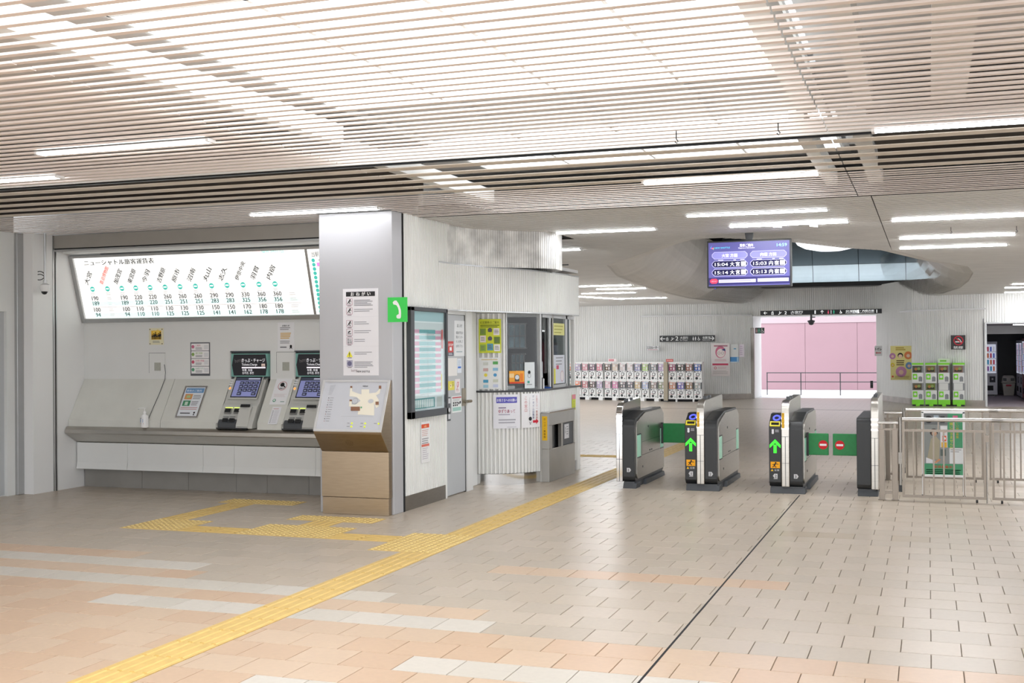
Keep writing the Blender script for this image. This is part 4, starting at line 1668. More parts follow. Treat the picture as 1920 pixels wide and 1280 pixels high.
f.line((.04, .03), (.11, .12), .01, ink('cc7a80'), 3)
f.lines(.03, .04, .12, 2, .015, .006, ink('b89a9e'))
f.build('print', t)
t, f = door_notice('white notice with black pictograms and a green foot beside the door handle', (847, 741, 864.7, 774), .30, .22, 'dfe2e0')
f.rect(.01, .19, .29, .207, ink('c05a60'), 2)
f.lines(.03, .18, .26, 2, .018, .006, TXT)
for r in range(2):
    for c_ in range(3):
        f.rect(.03 + .055 * c_, .085 + .032 * r, .065 + .055 * c_, .11 + .032 * r, K, 2)
f.disc(.21, .12, .018, K, 2)
f.disc(.255, .13, .02, K, 2)
f.rect(.02, .02, .28, .07, ink('9cc4ba'), 2)
f.build('print', t)
t, f = door_notice('narrow black and white strip low at the door edge', (838.5, 743.8, 844.4, 789.4), .09, .26, '4a4c50')
f.rect(.02, .19, .08, .245, ink('c8cacc'), 2)
f.disc(.05, .12, .025, ink('c8cacc'), 2)
f.rect(.02, .02, .08, .075, ink('c8cacc'), 2)
f.build('print', t)

# ---------------------------------------------------------------- notices of the curved counter
def bent(a0, r, z, off=0.):
    """a face wrapped round the counter: u runs along the arc from angle a0"""
    def fn(u, v, w):
        a = a0 + math.degrees(u / r)
        R = r + w
        if a <= 0:
            return Vector((AC.x + R * math.cos(math.radians(a)), AC.y + R * math.sin(math.radians(a)), z + v))
        return Vector((AC.x + R, AC.y + math.radians(a) * r, z + v))
    q = Face((AC.x + r, AC.y, z), (0, 1, 0), (0, 0, 1), fn)
    return q


RR = AR + .031
t, f = notice('notice', 'white request notice headed by a violet bar on the curved counter front', 'notice', bent(-70.5, RR, .665), .325, .40, 'dcdce2', loc=Vector((-4.75, 13.05, .665)))
f.rect(.035, .30, .285, .37, ink('5a58b4'), 2)
f.text('お客さまへのお願い', .16, .318, .04, WH, 'c', w=.235, bold=.01)
f.lines(.06, .25, .16, 1, .02, .012, ink('7a6a8a'))
f.text('ゆずりあって', .06, .185, .05, ink('b05a72'), w=.2, bold=.012)
f.lines(.06, .17, .22, 1, .02, .012, ink('a9a4b4'))
f.lines(.06, .11, .27, 2, .032, .016, ink('a4a4ac'), rag=.1)
f.lines(.16, .02, .29, 1, .02, .006, ink('b4b4bc'))
f.build('print', t)
t, f = notice('notice', 'white window notice with vertical coloured writing and a red arrow', 'notice', bent(-41.5, RR, .665), .295, .405, 'e2e2e4', loc=Vector((-4.45, 13.3, .665)))
f.vtext('この窓口', .06, .385, .044, ink('c05a5e'), gap=1.1)
f.vtext('データイム回数券', .175, .39, .034, ink('4a5a8a'), gap=1.06)
f.vtext('１日フリー乗車券', .235, .39, .034, ink('c4746a'), gap=1.06)
f.vtext('でもお求めいただけます', .115, .36, .018, TXT, gap=1.1)
f.disc(.125, .105, .024, ink('2b2c30'), 3)
f.rect(.165, .055, .225, .085, ink('c8283c'), 3)
f.poly([(.22, .035), (.265, .07), (.22, .105)], ink('c8283c'), 3)
f.line((.11, .07), (.13, .035), .008, TXT, 3)
f.line((.14, .07), (.12, .035), .008, TXT, 3.3)
f.build('print', t)
t, f = notice('sticker', 'narrow pink and lime sticker at the far end of the counter front', 'sticker', Face((-4.368, 14.66, .80), (0, 1, 0), (0, 0, 1)), .16, .20, 'c9d23c')
f.rect(0, .14, .16, .2, ink('d98a94'), 2)
f.vtext('のりば', .08, .13, .036, ink('6a7a20'))
f.build('print', t)

# steel cabinet against the counter
t = thing('steel_cabinet', 'low brushed steel cabinet with an open niche beside the curved counter', 'cabinet', (-4.34, 13.98, 0))
CX0, CX1, CY0, CY1, CH = -4.44, -4.29, 13.43, 14.52, .825
M_CAB = mat('satin_steel', 'aba9a4', .42, .85, noise=.08, nscale=5)
g = G()
g.box(CX0 + .06, CX1, CY0, CY1, 0, .395, M_CAB)
g.box(CX0 + .06, CX1, CY0, CY1, .675, CH, M_CAB)
g.box(CX0 + .06, CX1, CY0, CY0 + .13, .395, .675, M_CAB)
g.box(CX0 + .06, CX1, CY1 - .04, CY1, .395, .675, M_CAB)
g.box(CX0 + .06, CX0 + .07, CY0 + .13, CY1 - .04, .395, .675, M_BLACK)
g.box(CX0, CX0 + .06, CY0, CY0 + .10, 0, CH, M_CAB)
g.build('body', t, bevel=.004)
G().box(CX0 + .05, CX1 + .012, CY0 - .005, CY1 + .005, CH, CH + .018, M_STEELP).build('top_edge', t, bevel=.003)
g = G()
g.box(CX1 - .05, CX1 - .01, CY0 + .53, CY0 + .60, .395, .675, M_STEEL)
g.build('upright', t)
g = G()
g.box(CX1 - .03, CX1 - .015, CY0 + .60, CY1 - .05, .40, .67, M_DARK)
g.build('screen_panel', t)
f = Face((CX1 - .015, CY0 + .68, .47), (0, 1, 0), (0, 0, 1))
f.rect(0, 0, .20, .18, ink('d6d6d8'), 1)
f.text('呼出', .05, .07, .04, K, rot=math.pi / 2)
f.lines(.09, .15, .18, 4, .03, .01, TXT)
f.build('print', t)
G().box(CX0 + .07, CX1 + .01, CY0 + .13, CY1 - .02, .385, .397, M_STEELP).build('niche_sill', t)
f = Face((CX0, CY0, 0), (1, 0, 0), (0, 0, 1))
f.rect(.065, .50, .13, .79, ink('e0b324'), 1)
f.vtext('きっぷ・乗車券', .097, .775, .032, ink('6a4a10'), gap=1.1)
f.build('yellow_label', t)


# ================================================================== TICKET GATES
GY = 13.10       # front of the gates
M_LENS = mat('pale_green_lens', '9fd8bd', .2, noise=.05, emit=.12)
M_YLW = mat('slot_yellow', 'e6d62c', .4)


def arcpts(cx, cz, r, a0, a1, n=6):
    return [(cx + r * math.cos(math.radians(a0 + (a1 - a0) * i / n)), cz + r * math.sin(math.radians(a0 + (a1 - a0) * i / n))) for i in range(n + 1)]


def cheek_profile(y0, y1, zt, r, zb=.075):
    """side view of a cheek, rounded at top front and bottom front"""
    return [(y1, zb), (y1, zt - .03), (y1 - .03, zt)] + arcpts(y0 + r, zt - r, r, 90, 180) + arcpts(y0 + .05, zb + .05, .05, 180, 270, 4)


def reader_cheek(t, x0, x1):
    """black cheek with slot, card reader, arrow and labels, facing the hall"""
    g = G()
    g.prism([(14.62, .075), (14.62, .80), (13.62, .80), (13.42, .865), (13.30, .86), (13.14, .775), (GY, .73), (GY, .12), (GY + .04, .075)], 'x', x0, x1, M_BLACK)
    g.build('reader_cheek', t, bevel=.006)
    w = x1 - x0
    sl = Face((x0, 13.14, .775), (1, 0, 0), Vector((0, .16, .085)))
    g = G()
    vs = [sl.P(w * .55 + R * math.cos(q * math.pi / 9) * .85, .085 + R * math.sin(q * math.pi / 9) * 1.2, h) for R, h in ((.05, .001), (.05, .006), (.03, .006), (.03, .001)) for q in range(18)]
    g.mesh(vs, [(i * 18 + q, i * 18 + (q + 1) % 18, (i + 1) * 18 + (q + 1) % 18, (i + 1) * 18 + q) for i in range(3) for q in range(18)], mat('reader_blue', '5a62ff', .3, emit=.9))
    g.build('reader_ring', t)
    f2 = Face((x0, GY, .73), (1, 0, 0), Vector((0, .04, .045)))
    g = G()
    for a, b, c, d in ((.012, w - .012, .0, .012), (.012, w - .012, .05, .062), (.012, .024, .012, .05), (w - .024, w - .012, .012, .05)):
        ps = [f2.P(u, v, h) for h in (-.004, .012) for v in (c, d) for u in (a, b)]
        g.mesh(ps, [(0, 2, 3, 1), (4, 5, 7, 6), (0, 1, 5, 4), (2, 6, 7, 3), (0, 4, 6, 2), (1, 3, 7, 5)], M_YLW)
    o = g.build('ticket_slot_frame', t)
    q = [f2.P(u, v, .002) for u, v in ((.024, .012), (w - .024, .012), (w - .024, .05), (.024, .05))]
    G().poly(q, M_GAP).build('ticket_slot', t)
    fr = Face((x0, GY, 0), (1, 0, 0), (0, 0, 1))
    c = w / 2
    fr.rect(c - .035, .655, c - .012, .70, ink('d4d4d8', .15), 1)
    fr.disc(c - .024, .66, .013, ink('d4d4d8', .15), 2, 8)
    fr.lines(c + .002, .695, c + .045, 2, .016, .01, ink('a0a0a6'), rag=.1)
    fr.g.build('card_print', t)
    fa = Face((x0, GY, 0), (1, 0, 0), (0, 0, 1))
    gr = ink('3dff35', 1.0)
    fa.poly([(c - .016, .44), (c + .016, .44), (c + .016, .53), (c - .016, .53)], gr, 2)
    fa.poly([(c, .59), (c - .058, .53), (c - .058, .495), (c, .55)], gr, 2.3)
    fa.poly([(c, .59), (c, .55), (c + .058, .495), (c + .058, .53)], gr, 2.6)
    fa.g.build('arrow_light', t)
    fc = Face((x0, GY, 0), (1, 0, 0), (0, 0, 1))
    fc.rect(c - .05, .275, c + .05, .345, ink('f2a91e'), 1)
    fc.disc(c + .005, .334, .009, K, 2, 8)
    fc.line((c + .002, .325), (c - .012, .30), .014, K, 2)
    fc.line((c - .012, .30), (c - .03, .285), .008, K, 2.2)
    fc.line((c - .01, .30), (c + .012, .283), .008, K, 2.4)
    fc.line((c, .322), (c + .035, .318), .007, K, 2.6)
    fc.line((c - .002, .32), (c - .03, .312), .007, K, 2.8)
    fc.poly([(c - .048, .242), (c - .02, .242), (c - .034, .266)], ink('f2c41e'), 1)
    fc.text('注意', c - .012, .245, .022, ink('d8d8d8'), w=.055)
    fc.g.build('caution_label', t)


def lane_mark(t, x, z, num, sg):
    f = Face((x, GY, z), (1, 0, 0), (0, 0, 1))
    f.poly([(-.02 * sg, -.024), (.014 * sg, -.024), (.03 * sg, 0), (.014 * sg, .024), (-.02 * sg, .024)][::sg], ink('c9c9cb'), 1)
    f.text(num, -.001 * sg, -.017, .044, K, 'c', lv=2, bold=.02)
    if sg < 0:
        f.rect(-.022, -.034, .02, -.028, ink('c9c9cb'), 1)
    f.g.build('lane_mark', t)


def cheek_side(y0, zf, zb, r, zlow):
    """side view of a passage-side cheek: rounded front, top rising to the back, chamfered end"""
    return [(14.63, zlow), (14.63, zb - .07), (14.50, zb), (13.62, zb), (13.34, zf + .025)] + arcpts(y0 + r, zf - r, r, 90, 180) + arcpts(y0 + .06, zlow + .06, .06, 180, 270, 4)


def plain_cheek(t, x0, x1, zf=.795, zb=.865):
    G().prism(cheek_side(GY, zf, zb, .10, .075), 'x', x0, x1, M_BLACK).build('black_cheek', t, bevel=.004)


def steel_side(t, x0, x1, zf=.765, zb=.845, sensors=True):
    """brushed outer panel of a gate with its sensor windows"""
    g = G()
    g.prism(cheek_side(13.17, zf, zb, .09, .10), 'x', x0, x1, M_STEEL)
    g.build('side_panel', t, bevel=.003)
    if sensors:
        xo = x1 if x1 > x0 else x0
        for y0, y1, z0, z1 in ((13.19, 13.36, .35, .60), (14.42, 14.58, .36, .60)):
            g = G()
            g.box(xo - .002, xo + .003, y0, y1, z0, z1, M_LENS)
            g.build('sensor_window', t)
            g = G()
            g.box(xo - .002, xo + .0045, y0 - .006, y1 + .006, z0 - .012, z0, M_BLACK)
            g.box(xo - .002, xo + .0045, y0 - .006, y1 + .006, z1, z1 + .012, M_BLACK)
            g.build('window_rim', t)
        g = G()
        g.box(xo, xo + .0015, 13.42, 14.38, .352, .357, M_DARK)
        g.box(xo, xo + .0015, 13.42, 14.38, .505, .508, M_DARK)
        g.box(xo, xo + .0015, 13.40, 13.405, .352, .60, M_DARK)
        g.box(xo, xo + .0015, 13.80, 13.86, .375, .39, M_DARK)
        g.box(xo, xo + .0015, 13.90, 13.96, .375, .39, M_DARK)
        g.build('access_panel_joint', t)
        g = G()
        for y, z in ((13.75, .67), (13.45, .22)):
            g.box(xo, xo + .004, y - .012, y + .012, z - .012, z + .012, M_BLACK)
        g.build('sensor_dot', t)


def hood(t, x0, x1, top=1.0, y1=14.45, label=False, tall=False):
    g = G()
    pr = [(14.6, .075), (14.6, .78), (y1, .80), (y1, top + .01), (y1 - .03, top + .035)] + arcpts(GY + .135, top - .14, .15, 92, 180, 7) + [(GY - .015, .075)]
    g.prism(pr, 'x', x0, x1, M_STEELP if tall else M_STEEL)
    g.build('hood', t, bevel=.006, smooth=30)
    c = (x0 + x1) / 2
    g = G()
    for z in (.33, .62):
        g.box(x0 + .002, x1 - .002, GY - .0165, GY - .015, z, z + .004, M_DARK)
    g.box(c - .003, c + .003, GY - .0165, GY - .015, .08, .62, M_DARK)
    g.build('hood_joint', t)
    g = G()
    for i in range(3):
        z = .70 + .055 * i
        g.box(x0 + .001, x1 - .001, GY - .018, GY - .014, z, z + .022, M_STEELP)
    g.build('bright_band', t)
    if label:
        f = Face((x0, GY - .0155, 0), (1, 0, 0), (0, 0, 1))
        f.rect(.008, .715, .034, .88, ink('e9b62a'), 3)
        f.vtext('タッチ・きっぷ', .021, .875, .02, ink('7a4a10'), lv=4, gap=1.1)
        f.g.build('yellow_label', t)
    g = G()
    for y, r in ((GY + .30, .02), (GY + .55, .015)):
        g.box(c - r, c + r, y, y + .06, top + .01, top + .045, M_DARK)
    g.build('hood_sensor', t)


def plinth(t, x0, x1):
    g = G()
    g.box(x0 + .012, x1 - .012, GY + .02, 14.62, 0, .075, M_DARK)
    g.prism([(GY - .01, 0), (GY + .2, 0), (GY + .2, .06), (GY + .02, .06)], 'x', x0 + .01, x1 + .015, M_DARK)
    g.prism([(13.55, 0), (14.6, 0), (14.55, .06), (13.60, .06)], 'x', x1 - .02, x1 + .025, M_DARK)
    g.build('plinth', t, bevel=.004)


def flap(t, x0, x1, y, z0=.40, z1=.64, sign=True, side=1):
    g = G()
    g.box(x0, x1, y - .012, y + .012, z0, z1, M_GREEN)
    o = g.build('flap', t, bevel=.008)
    g = G()
    xb = x0 if side > 0 else x1
    g.box(xb - .012, xb + .012, y - .02, y + .02, z0 - .01, z1 + .01, M_BLACK)
    g.build('flap_hinge', t)
    if sign:
        f = Face((x0, y - .012, z0), (1, 0, 0), (0, 0, 1))
        c = (x1 - x0) * (.74 if side > 0 else .28)
        f.disc(c, .115, .05, ink('d0202a'), 1, 22)
        f.rect(c - .036, .104, c + .036, .126, WH, 2)
        f.g.build('no_entry_mark', o)


grp = 'ticket gates'
t = thing('ticket_gate', 'single ticket gate marked 1 with polished hood and a green flap across the lane', 'ticket gate', (-3.27, 13.8, 0), grp)
plinth(t, -3.31, -3.16)
hood(t, -3.375, -3.30, .965, 14.0, tall=True)
plain_cheek(t, -3.30, -3.165)
steel_side(t, -3.166, -3.152)
lane_mark(t, -3.235, .21, '1', 1)
flap(t, -3.135, -2.84, 14.47, .42, .66, sign=False)
t = thing('ticket_gate', 'double ticket gate marked 1 and 2 with a lit green arrow', 'ticket gate', (-2.40, 13.8, 0), grp)
plinth(t, -2.585, -2.215)
reader_cheek(t, -2.585, -2.452)
hood(t, -2.45, -2.365, 1.0, 14.35, True)
plain_cheek(t, -2.364, -2.226)
steel_side(t, -2.228, -2.212)
lane_mark(t, -2.515, .19, '1', -1)
lane_mark(t, -2.30, .19, '2', 1)
t = thing('ticket_gate', 'double ticket gate marked 2 and 3 with a closed green no-entry flap', 'ticket gate', (-1.47, 13.8, 0), grp)
plinth(t, -1.655, -1.285)
reader_cheek(t, -1.655, -1.522)
hood(t, -1.52, -1.435, 1.0, 14.35, True)
plain_cheek(t, -1.434, -1.296)
steel_side(t, -1.298, -1.282)
lane_mark(t, -1.585, .19, '2', -1)
lane_mark(t, -1.37, .19, '3', 1)
flap(t, -1.27, -1.045, 13.42)
t = thing('ticket_gate', 'narrow black ticket gate marked 3 beside the steel barrier posts', 'ticket gate', (-.63, 13.8, 0), grp)
plinth(t, -.735, -.53)
G().prism(cheek_profile(GY - .02, 14.62, .835, .06), 'x', -.73, -.585, M_BLACK).build('black_cheek', t, bevel=.004)
hood(t, -.584, -.505, 1.03, 14.35)
lane_mark(t, -.655, .19, '3', -1)
flap(t, -1.0, -.735, 13.42, side=-1)
f = Face((-.505, 14.0, .82), (0, 1, 0), (0, 0, 1))

# ================================================================== BARRIERS
M_RAIL = mat('satin_rail', '8e857b', .38, .9, noise=.05, nscale=8)
M_HAND = mat('bright_handrail', 'cbc8c4', .28, .9, noise=.05, nscale=8)


def tube_box(g, x, y, s, z0, z1):
    g.box(x - s / 2, x + s / 2, y - s / 2, y + s / 2, z0, z1, M_RAIL)


def barrier_posts(y, label):
    t = thing('barrier_post', label, 'barrier', (-.41, y, 0), 'steel barriers')
    for x in (-.465, -.335):
        g = G()
        g.box(x - .027, x + .027, y - .02, y + .02, 0, .735, M_RAIL)
        g.box(x - .04, x + .04, y - .03, y + .03, 0, .006, M_RAIL)
        g.build('post', t, bevel=.003)
        G().box(x - .012, x + .012, y - .012, y + .012, .735, .79, M_RAIL).build('stub', t)
    G().tube([(-.50, y, .80), (-.30, y, .80)], .016, M_HAND, 10).build('top_rail', t, smooth=40)
    g = G()
    g.box(-.50, -.30, y - .015, y + .015, .725, .745, M_RAIL)
    g.build('middle_rail', t)
    G().box(-.44, -.36, y - .012, y + .012, .065, .09, M_RAIL).build('lower_rail', t)
    g = G()
    g.tube([(-.283, y, .09), (-.283, y, .86)], .017, M_STEELD, 10)
    g.box(-.30, -.266, y - .02, y + .02, .38, .50, M_STEELD)
    g.box(-.30, -.266, y - .02, y + .02, .09, .16, M_BLACK)
    g.build('hinge_post', t, smooth=40)
    return t


def barrier_leaf(x0, x1, y, label, n, over=0.):
    t = thing('barrier_leaf', label, 'barrier', ((x0 + x1) / 2, y, 0), 'steel barriers')
    G().tube([(x0, y, .84), (x1 + over, y, .84)], .021, M_HAND, 12).build('handrail', t, smooth=40)
    g = G()
    g.box(x0, x1, y - .012, y + .012, .715, .74, M_RAIL)
    g.build('upper_rail', t)
    G().box(x0, x1, y - .012, y + .012, .035, .06, M_RAIL).build('lower_rail', t)
    for i in range(n + 1):
        x = x0 + .012 + (x1 - x0 - .024) * i / n
        e = i in (0, n)
        G().box(x - (.011 if e else .008), x + (.011 if e else .008), y - .009, y + .009, .06, .83 if (e or i % 3 == 2) else .715, M_RAIL).build('baluster', t)
    for i in range(1, n):
        if i % 3 == 0:
            x = x0 + (x1 - x0) * (i + .5) / n
            G().box(x - .006, x + .006, y - .006, y + .006, .74, .83, M_RAIL).build('stub', t)
    for x in (x1 - .09,) if over else (x0 + .09, x1 - .09):
        g = G()
        g.box(x - .006, x + .006, y - .01, y + .01, .02, .04, M_RAIL)
        g.tube([(x - .01, y, .017), (x + .01, y, .017)], .017, M_BLACK, 12)
        g.build('caster', t)
    g = G()
    g.tube([(x1 + .005, y, 0), (x1 + .005, y, .70)], .007, M_STEELD, 8)
    g.box(x1 - .015, x1 + .025, y - .014, y + .014, .62, .69, M_RAIL)
    g.build('drop_bolt', t)
    return t


barrier_posts(12.85, 'pair of square steel posts beside the narrow black ticket gate')
barrier_leaf(-.262, .545, 12.85, 'front steel barrier leaf before the green poster stand', 8, .16)
barrier_leaf(.60, 1.42, 12.85, 'front steel barrier leaf at the picture edge, on small black casters', 8)
barrier_posts(14.75, 'pair of square steel posts further back behind the front barrier posts')
barrier_leaf(-.258, .60, 14.75, 'rear steel barrier leaf behind the green poster stand', 8, .16)
barrier_leaf(.66, 1.55, 14.75, 'rear steel barrier leaf at the picture edge, beyond the front one', 8)

t = thing('poster_stand', 'white framed poster stand with a green station staff poster behind the barrier', 'poster stand', (.15, 13.32, 0))
PX0, PX1, PY = -.075, .36, 13.32
g = G()
for x in (PX0 + .012, PX1 - .012):
    g.box(x - .012, x + .012, PY - .012, PY + .012, 0.012, .90, M_WHITE)
g.box(PX0, PX1, PY - .012, PY + .012, .205, .23, M_WHITE)
g.box(PX0, PX1, PY - .012, PY + .012, .88, .905, M_WHITE)
g.build('frame', t, bevel=.003)
for x in (PX0 + .012, PX1 - .012):
    G().box(x - .014, x + .014, PY - .014, PY + .014, 0, .014, M_BLACK).build('foot', t)
    G().tube([(x, PY + .01, .85), (x, PY + .40, .01)], .009, M_AL, 8).build('back_leg', t)
G().box(PX0 + .024, PX1 - .024, PY - .006, PY + .006, .23, .88, mat('stand_poster_sheet', '8d9290', .5)).build('poster', t)
f = Face((PX0 + .024, PY - .006, .23), (1, 0, 0), (0, 0, 1))
gn = ink('4f9a72')
f.rect(0, 0, .387, .115, gn, 2)
f.text('駅員募集中', .10, .07, .034, ink('c2402f'), w=.18, bold=.01)
f.lines(.02, .055, .37, 3, .019, .009, ink('28503e'), rag=.05)
f.rect(.24, .29, .387, .65, gn, 2)
f.vtext('一緒に働きませんか', .275, .60, .036, ink('d8cf3e'), gap=1.0)
f.vtext('新しい仲間募集', .335, .60, .03, ink('c9a93a'), gap=1.0)
f.rect(.29, .60, .34, .63, ink('d87a9a'), 3)
f.rect(.255, .12, .387, .285, ink('dcdfe0'), 2)
f.lines(.265, .27, .375, 2, .02, .007, TXT, 3)
f.rect(.165, .29, .235, .52, ink('dfe0e2'), 2)
f.rect(.20, .45, .225, .475, ink('d2403e'), 3)
f.rect(.185, .355, .225, .415, ink('df6a4a'), 3)
f.disc(.205, .385, .014, WH, 4)
f.rect(.175, .29, .23, .345, ink('e0b03e'), 3)
f.rect(0, .53, .24, .65, ink('75787a'), 2)
f.disc(.05, .585, .04, ink('2e3032'), 3)
f.rect(.10, .56, .15, .63, ink('a9b6c2'), 3)
f.rect(.165, .55, .21, .62, ink('33383a'), 3)
f.disc(.10, .45, .04, ink('3a3230'), 3)
f.disc(.105, .435, .026, ink('c9a58c'), 3.4)
f.poly([(.03, .16), (.07, .38), (.12, .41), (.16, .36), (.15, .16)], ink('a9a28c'), 3)
f.poly([(.02, .12), (.02, .18), (.13, .14), (.13, .12)], ink('dcdde2'), 3.5)
f.poly([(.10, .13), (.15, .17), (.17, .16), (.12, .12)], ink('c88f6c'), 3.8)
f.rect(.165, .20, .22, .27, ink('5f6a66'), 3)
f.build('print', t)

# ================================================================== DEPARTURE DISPLAY
t = thing('departure_display', 'hanging black framed departure screen with violet timetable panels', 'screen', (-1.98, 14.04, 2.31))
DX0, DX1, DZ0, DZ1 = -2.478, -1.492, 2.308, 2.865
G().box(DX0, DX1, 14.0, 14.09, DZ0, DZ1, M_BLACK).build('housing', t, bevel=.006)
g = G()
g.prism([(-2.02, 2.865), (-1.945, 2.865), (-1.93, 2.95), (-2.03, 2.95)], 'y', 14.02, 14.07, M_BLACK)
g.build('hanger', t)
Fw, Fh = DX1 - DX0 - .04, DZ1 - DZ0 - .04
f = Face((DX0 + .02, 14.0, DZ0 + .02), (1, 0, 0), (0, 0, 1))
sc = mat('screen_violet', '58559a', .3, emit=.42)
G().mesh([f.P(0, 0, .001), f.P(Fw, 0, .001), f.P(Fw, Fh, .001), f.P(0, Fh, .001)], [(0, 1, 2, 3)], sc).build('screen', t)
lt, pan, navy, whl = ink('b9b8ea', .55), ink('8d8ccc', .42), ink('1c1a4c', .15), ink('fbfaff', .8)


def octo(u0, v0, u1, v1, c):
    return [(u0 + c, v0), (u1 - c, v0), (u1, v0 + c), (u1, v1 - c), (u1 - c, v1), (u0 + c, v1), (u0, v1 - c), (u0, v0 + c)]


def plate(u0, v0, u1, v1, mt, lv):
    f.poly(octo(u0 - .006, v0 - .006, u1 + .006, v1 + .006, .03), lt, lv)
    f.poly(octo(u0, v0, u1, v1, .027), mt, lv + 1)


f.text('NEW SHUTTLE', .075, Fh - .072, .026, ink('59c4d8', .8), w=.18, bold=.02)
f.poly([(.02, Fh - .07), (.03, Fh - .07), (.04, Fh - .03)], ink('5aa0e8', .8), 2)
f.poly([(.03, Fh - .065), (.06, Fh - .055), (.05, Fh - .08)], ink('d85a8a', .8), 2.4)
f.poly([(.055, Fh - .07), (.066, Fh - .055), (.06, Fh - .09)], ink('9ad05a', .8), 2.6)
f.text('発車ご案内', .37, Fh - .058, .04, whl, w=.155, bold=.02)
f.text('Departure Information', .355, Fh - .08, .022, whl, w=.19)
f.text('14:59', Fw - .145, Fh - .068, .052, ink('9fe6f4', .9), w=.115, bold=.01)
for k, (ti, rows_, num) in enumerate((('大宮 方面', (('15:04', '大宮'), ('15:14', '大宮')), '2'), ('内宿 方面', (('15:03', '内宿'), ('15:13', '内宿')), '1'))):
    u0 = .045 + .452 * k
    u1 = u0 + .41
    plate(u0, .325, u1, .40, pan, 2)
    f.text(ti, (u0 + u1) / 2, .343, .045, whl, 'c', w=.185, bold=.01, lv=5)
    f.rect(u0 + .07, .300, u0 + .13, .312, lt, 3)
    f.rect(u0 + .25, .300, u0 + .28, .312, lt, 3)
    f.rect(u0 + .33, .300, u0 + .38, .312, lt, 3)
    for r, (tm, ds) in enumerate(rows_):
        v = .222 - .098 * r
        plate(u0, v, u1, v + .073, navy, 2)
        f.text(tm, u0 + .03, v + .016, .055, whl, w=.155, bold=.012, lv=5)
        f.text(ds[0], u0 + .235, v + .014, .056, whl, 'c', bold=.012, lv=5)
        f.text(ds[1], u0 + .30, v + .014, .056, whl, 'c', bold=.012, lv=5)
        f.rect(u0 + .34, v + .01, u0 + .395, v + .063, whl, 4)
        f.text(num, u0 + .3675, v + .02, .045, ink('b89ab0', .6), 'c', lv=6)
f.rect(0, .012, Fw, .10, ink('35326c', .3), 2)
f.poly(octo(.015, .03, .11, .088, .02), ink('d8405c', .6), 3)
f.text('お知らせ', .0625, .05, .022, whl, 'c', w=.06)
f.rect(.12, .038, .555, .076, ink('cfcaea', .55), 3)
f.rect(.575, .04, Fw - .012, .08, ink('cfcaea', .55), 3)
f.lines(.135, .062, .52, 1, .02, .006, ink('8a86b8', .4), 4)
f.build('screen_image', t)
g = G()
g.tube([(DX0 + .09, 14.03, DZ0), (DX0 + .09, 14.03, DZ0 - .008)], .006, mat('blue_led', '4a5aff', .3, emit=1.0), 8)
g.build('status_lamp', t)

# ================================================================== OFFICE FITTINGS BEHIND THE GLASS
def pane_face(a0, r, z):
    q = bent(a0, r, z)
    return q


t, f = notice('window_poster', 'lime poster of small photo panels behind the office window jamb', 'poster', pane_face(-85, AR + .010, 1.555), .265, .40, 'c8cf28', loc=Vector((-4.85, 12.98, 1.555)))
f.text('IC定期券のご案内', .13, .345, .034, ink('38420e'), 'c', w=.22)
f.lines(.02, .33, .245, 2, .018, .009, ink('5a6414'))
for i, (u, v, c) in enumerate(((.015, .21, '7f9a3a'), (.10, .225, '4c4a66'), (.175, .21, 'dfd8d8'), (.015, .125, 'ded2d0'), (.10, .125, '54506a'), (.18, .11, '6a8436'), (.015, .02, '8fae4c'), (.10, .03, '5c9ab0'), (.18, .02, 'e0dede'))):
    f.rect(u, v, u + .07, v + .08, ink(c), 2) if i not in (1, 4) else f.disc(u + .034, v + .045, .026, ink(c), 2)
    f.lines(u + .01, v + .06, u + .06, 3, .016, .006, ink('6a6a60'), 3)
f.build('print', t)
t, f = notice('window_poster', 'pale poster of small coloured icons below the lime poster', 'poster', pane_face(-85, AR + .010, 1.13), .265, .37, 'dcdedd', loc=Vector((-4.85, 12.98, 1.13)))
for i, (u, v, c) in enumerate(((.05, .28, 'c9ccc4'), (.165, .29, '5aa05a'), (.05, .21, 'c9a8a4'), (.165, .215, '8fbcd8'), (.06, .145, 'e0d04a'), (.17, .145, '4f94c4'), (.05, .075, '4a98bc'), (.165, .08, 'c4c8b8'), (.05, .015, '9cc4d4'), (.165, .02, 'bcc4dc'))):
    if i in (4, 5):
        f.disc(u + .02, v + .02, .02, ink(c), 2)
    else:
        f.rect(u, v, u + .06, v + .035, ink(c), 2)
f.lines(.03, .35, .22, 1, .02, .008, ink('c9b06a'))
f.build('print', t)
t, f = notice('window_poster', 'orange poster of a round-faced train front on the curved pane', 'poster', pane_face(-53.4, AR - .012, 1.19), .20, .15, 'e39a24', loc=Vector((-4.6, 13.12, 1.19)))
f.rect(.0, 0, .2, .02, ink('c8452c'), 2)
f.rect(.0, .07, .06, .12, ink('e8c890'), 2)
f.rect(.07, .025, .13, .09, ink('4a4a48'), 2)
f.disc(.10, .075, .028, ink('c8ccd0'), 3)
f.ring(.10, .075, .034, .028, ink('3a3a38'), 3)
f.rect(.14, .03, .18, .12, ink('d87a2a'), 2)
f.build('print', t)
t, f = notice('window_poster', 'white no-camera leaflet at the foot of the curved pane', 'poster', pane_face(-35, AR - .012, 1.13), .165, .31, 'cbd1d2', loc=Vector((-4.5, 13.25, 1.13)))
f.disc(.07, .19, .022, K, 2)
f.ring(.07, .15, .026, .02, TXT, 2)
f.rect(.04, .06, .075, .09, ink('4a9a88'), 2)
f.lines(.03, .05, .14, 1, .02, .01, TXT)
f.build('print', t)
t = thing('office_cabinet', 'white shelf cabinet with papers seen through the curved office pane', 'cabinet', (-5.7, 14.3, 0))
g = G()
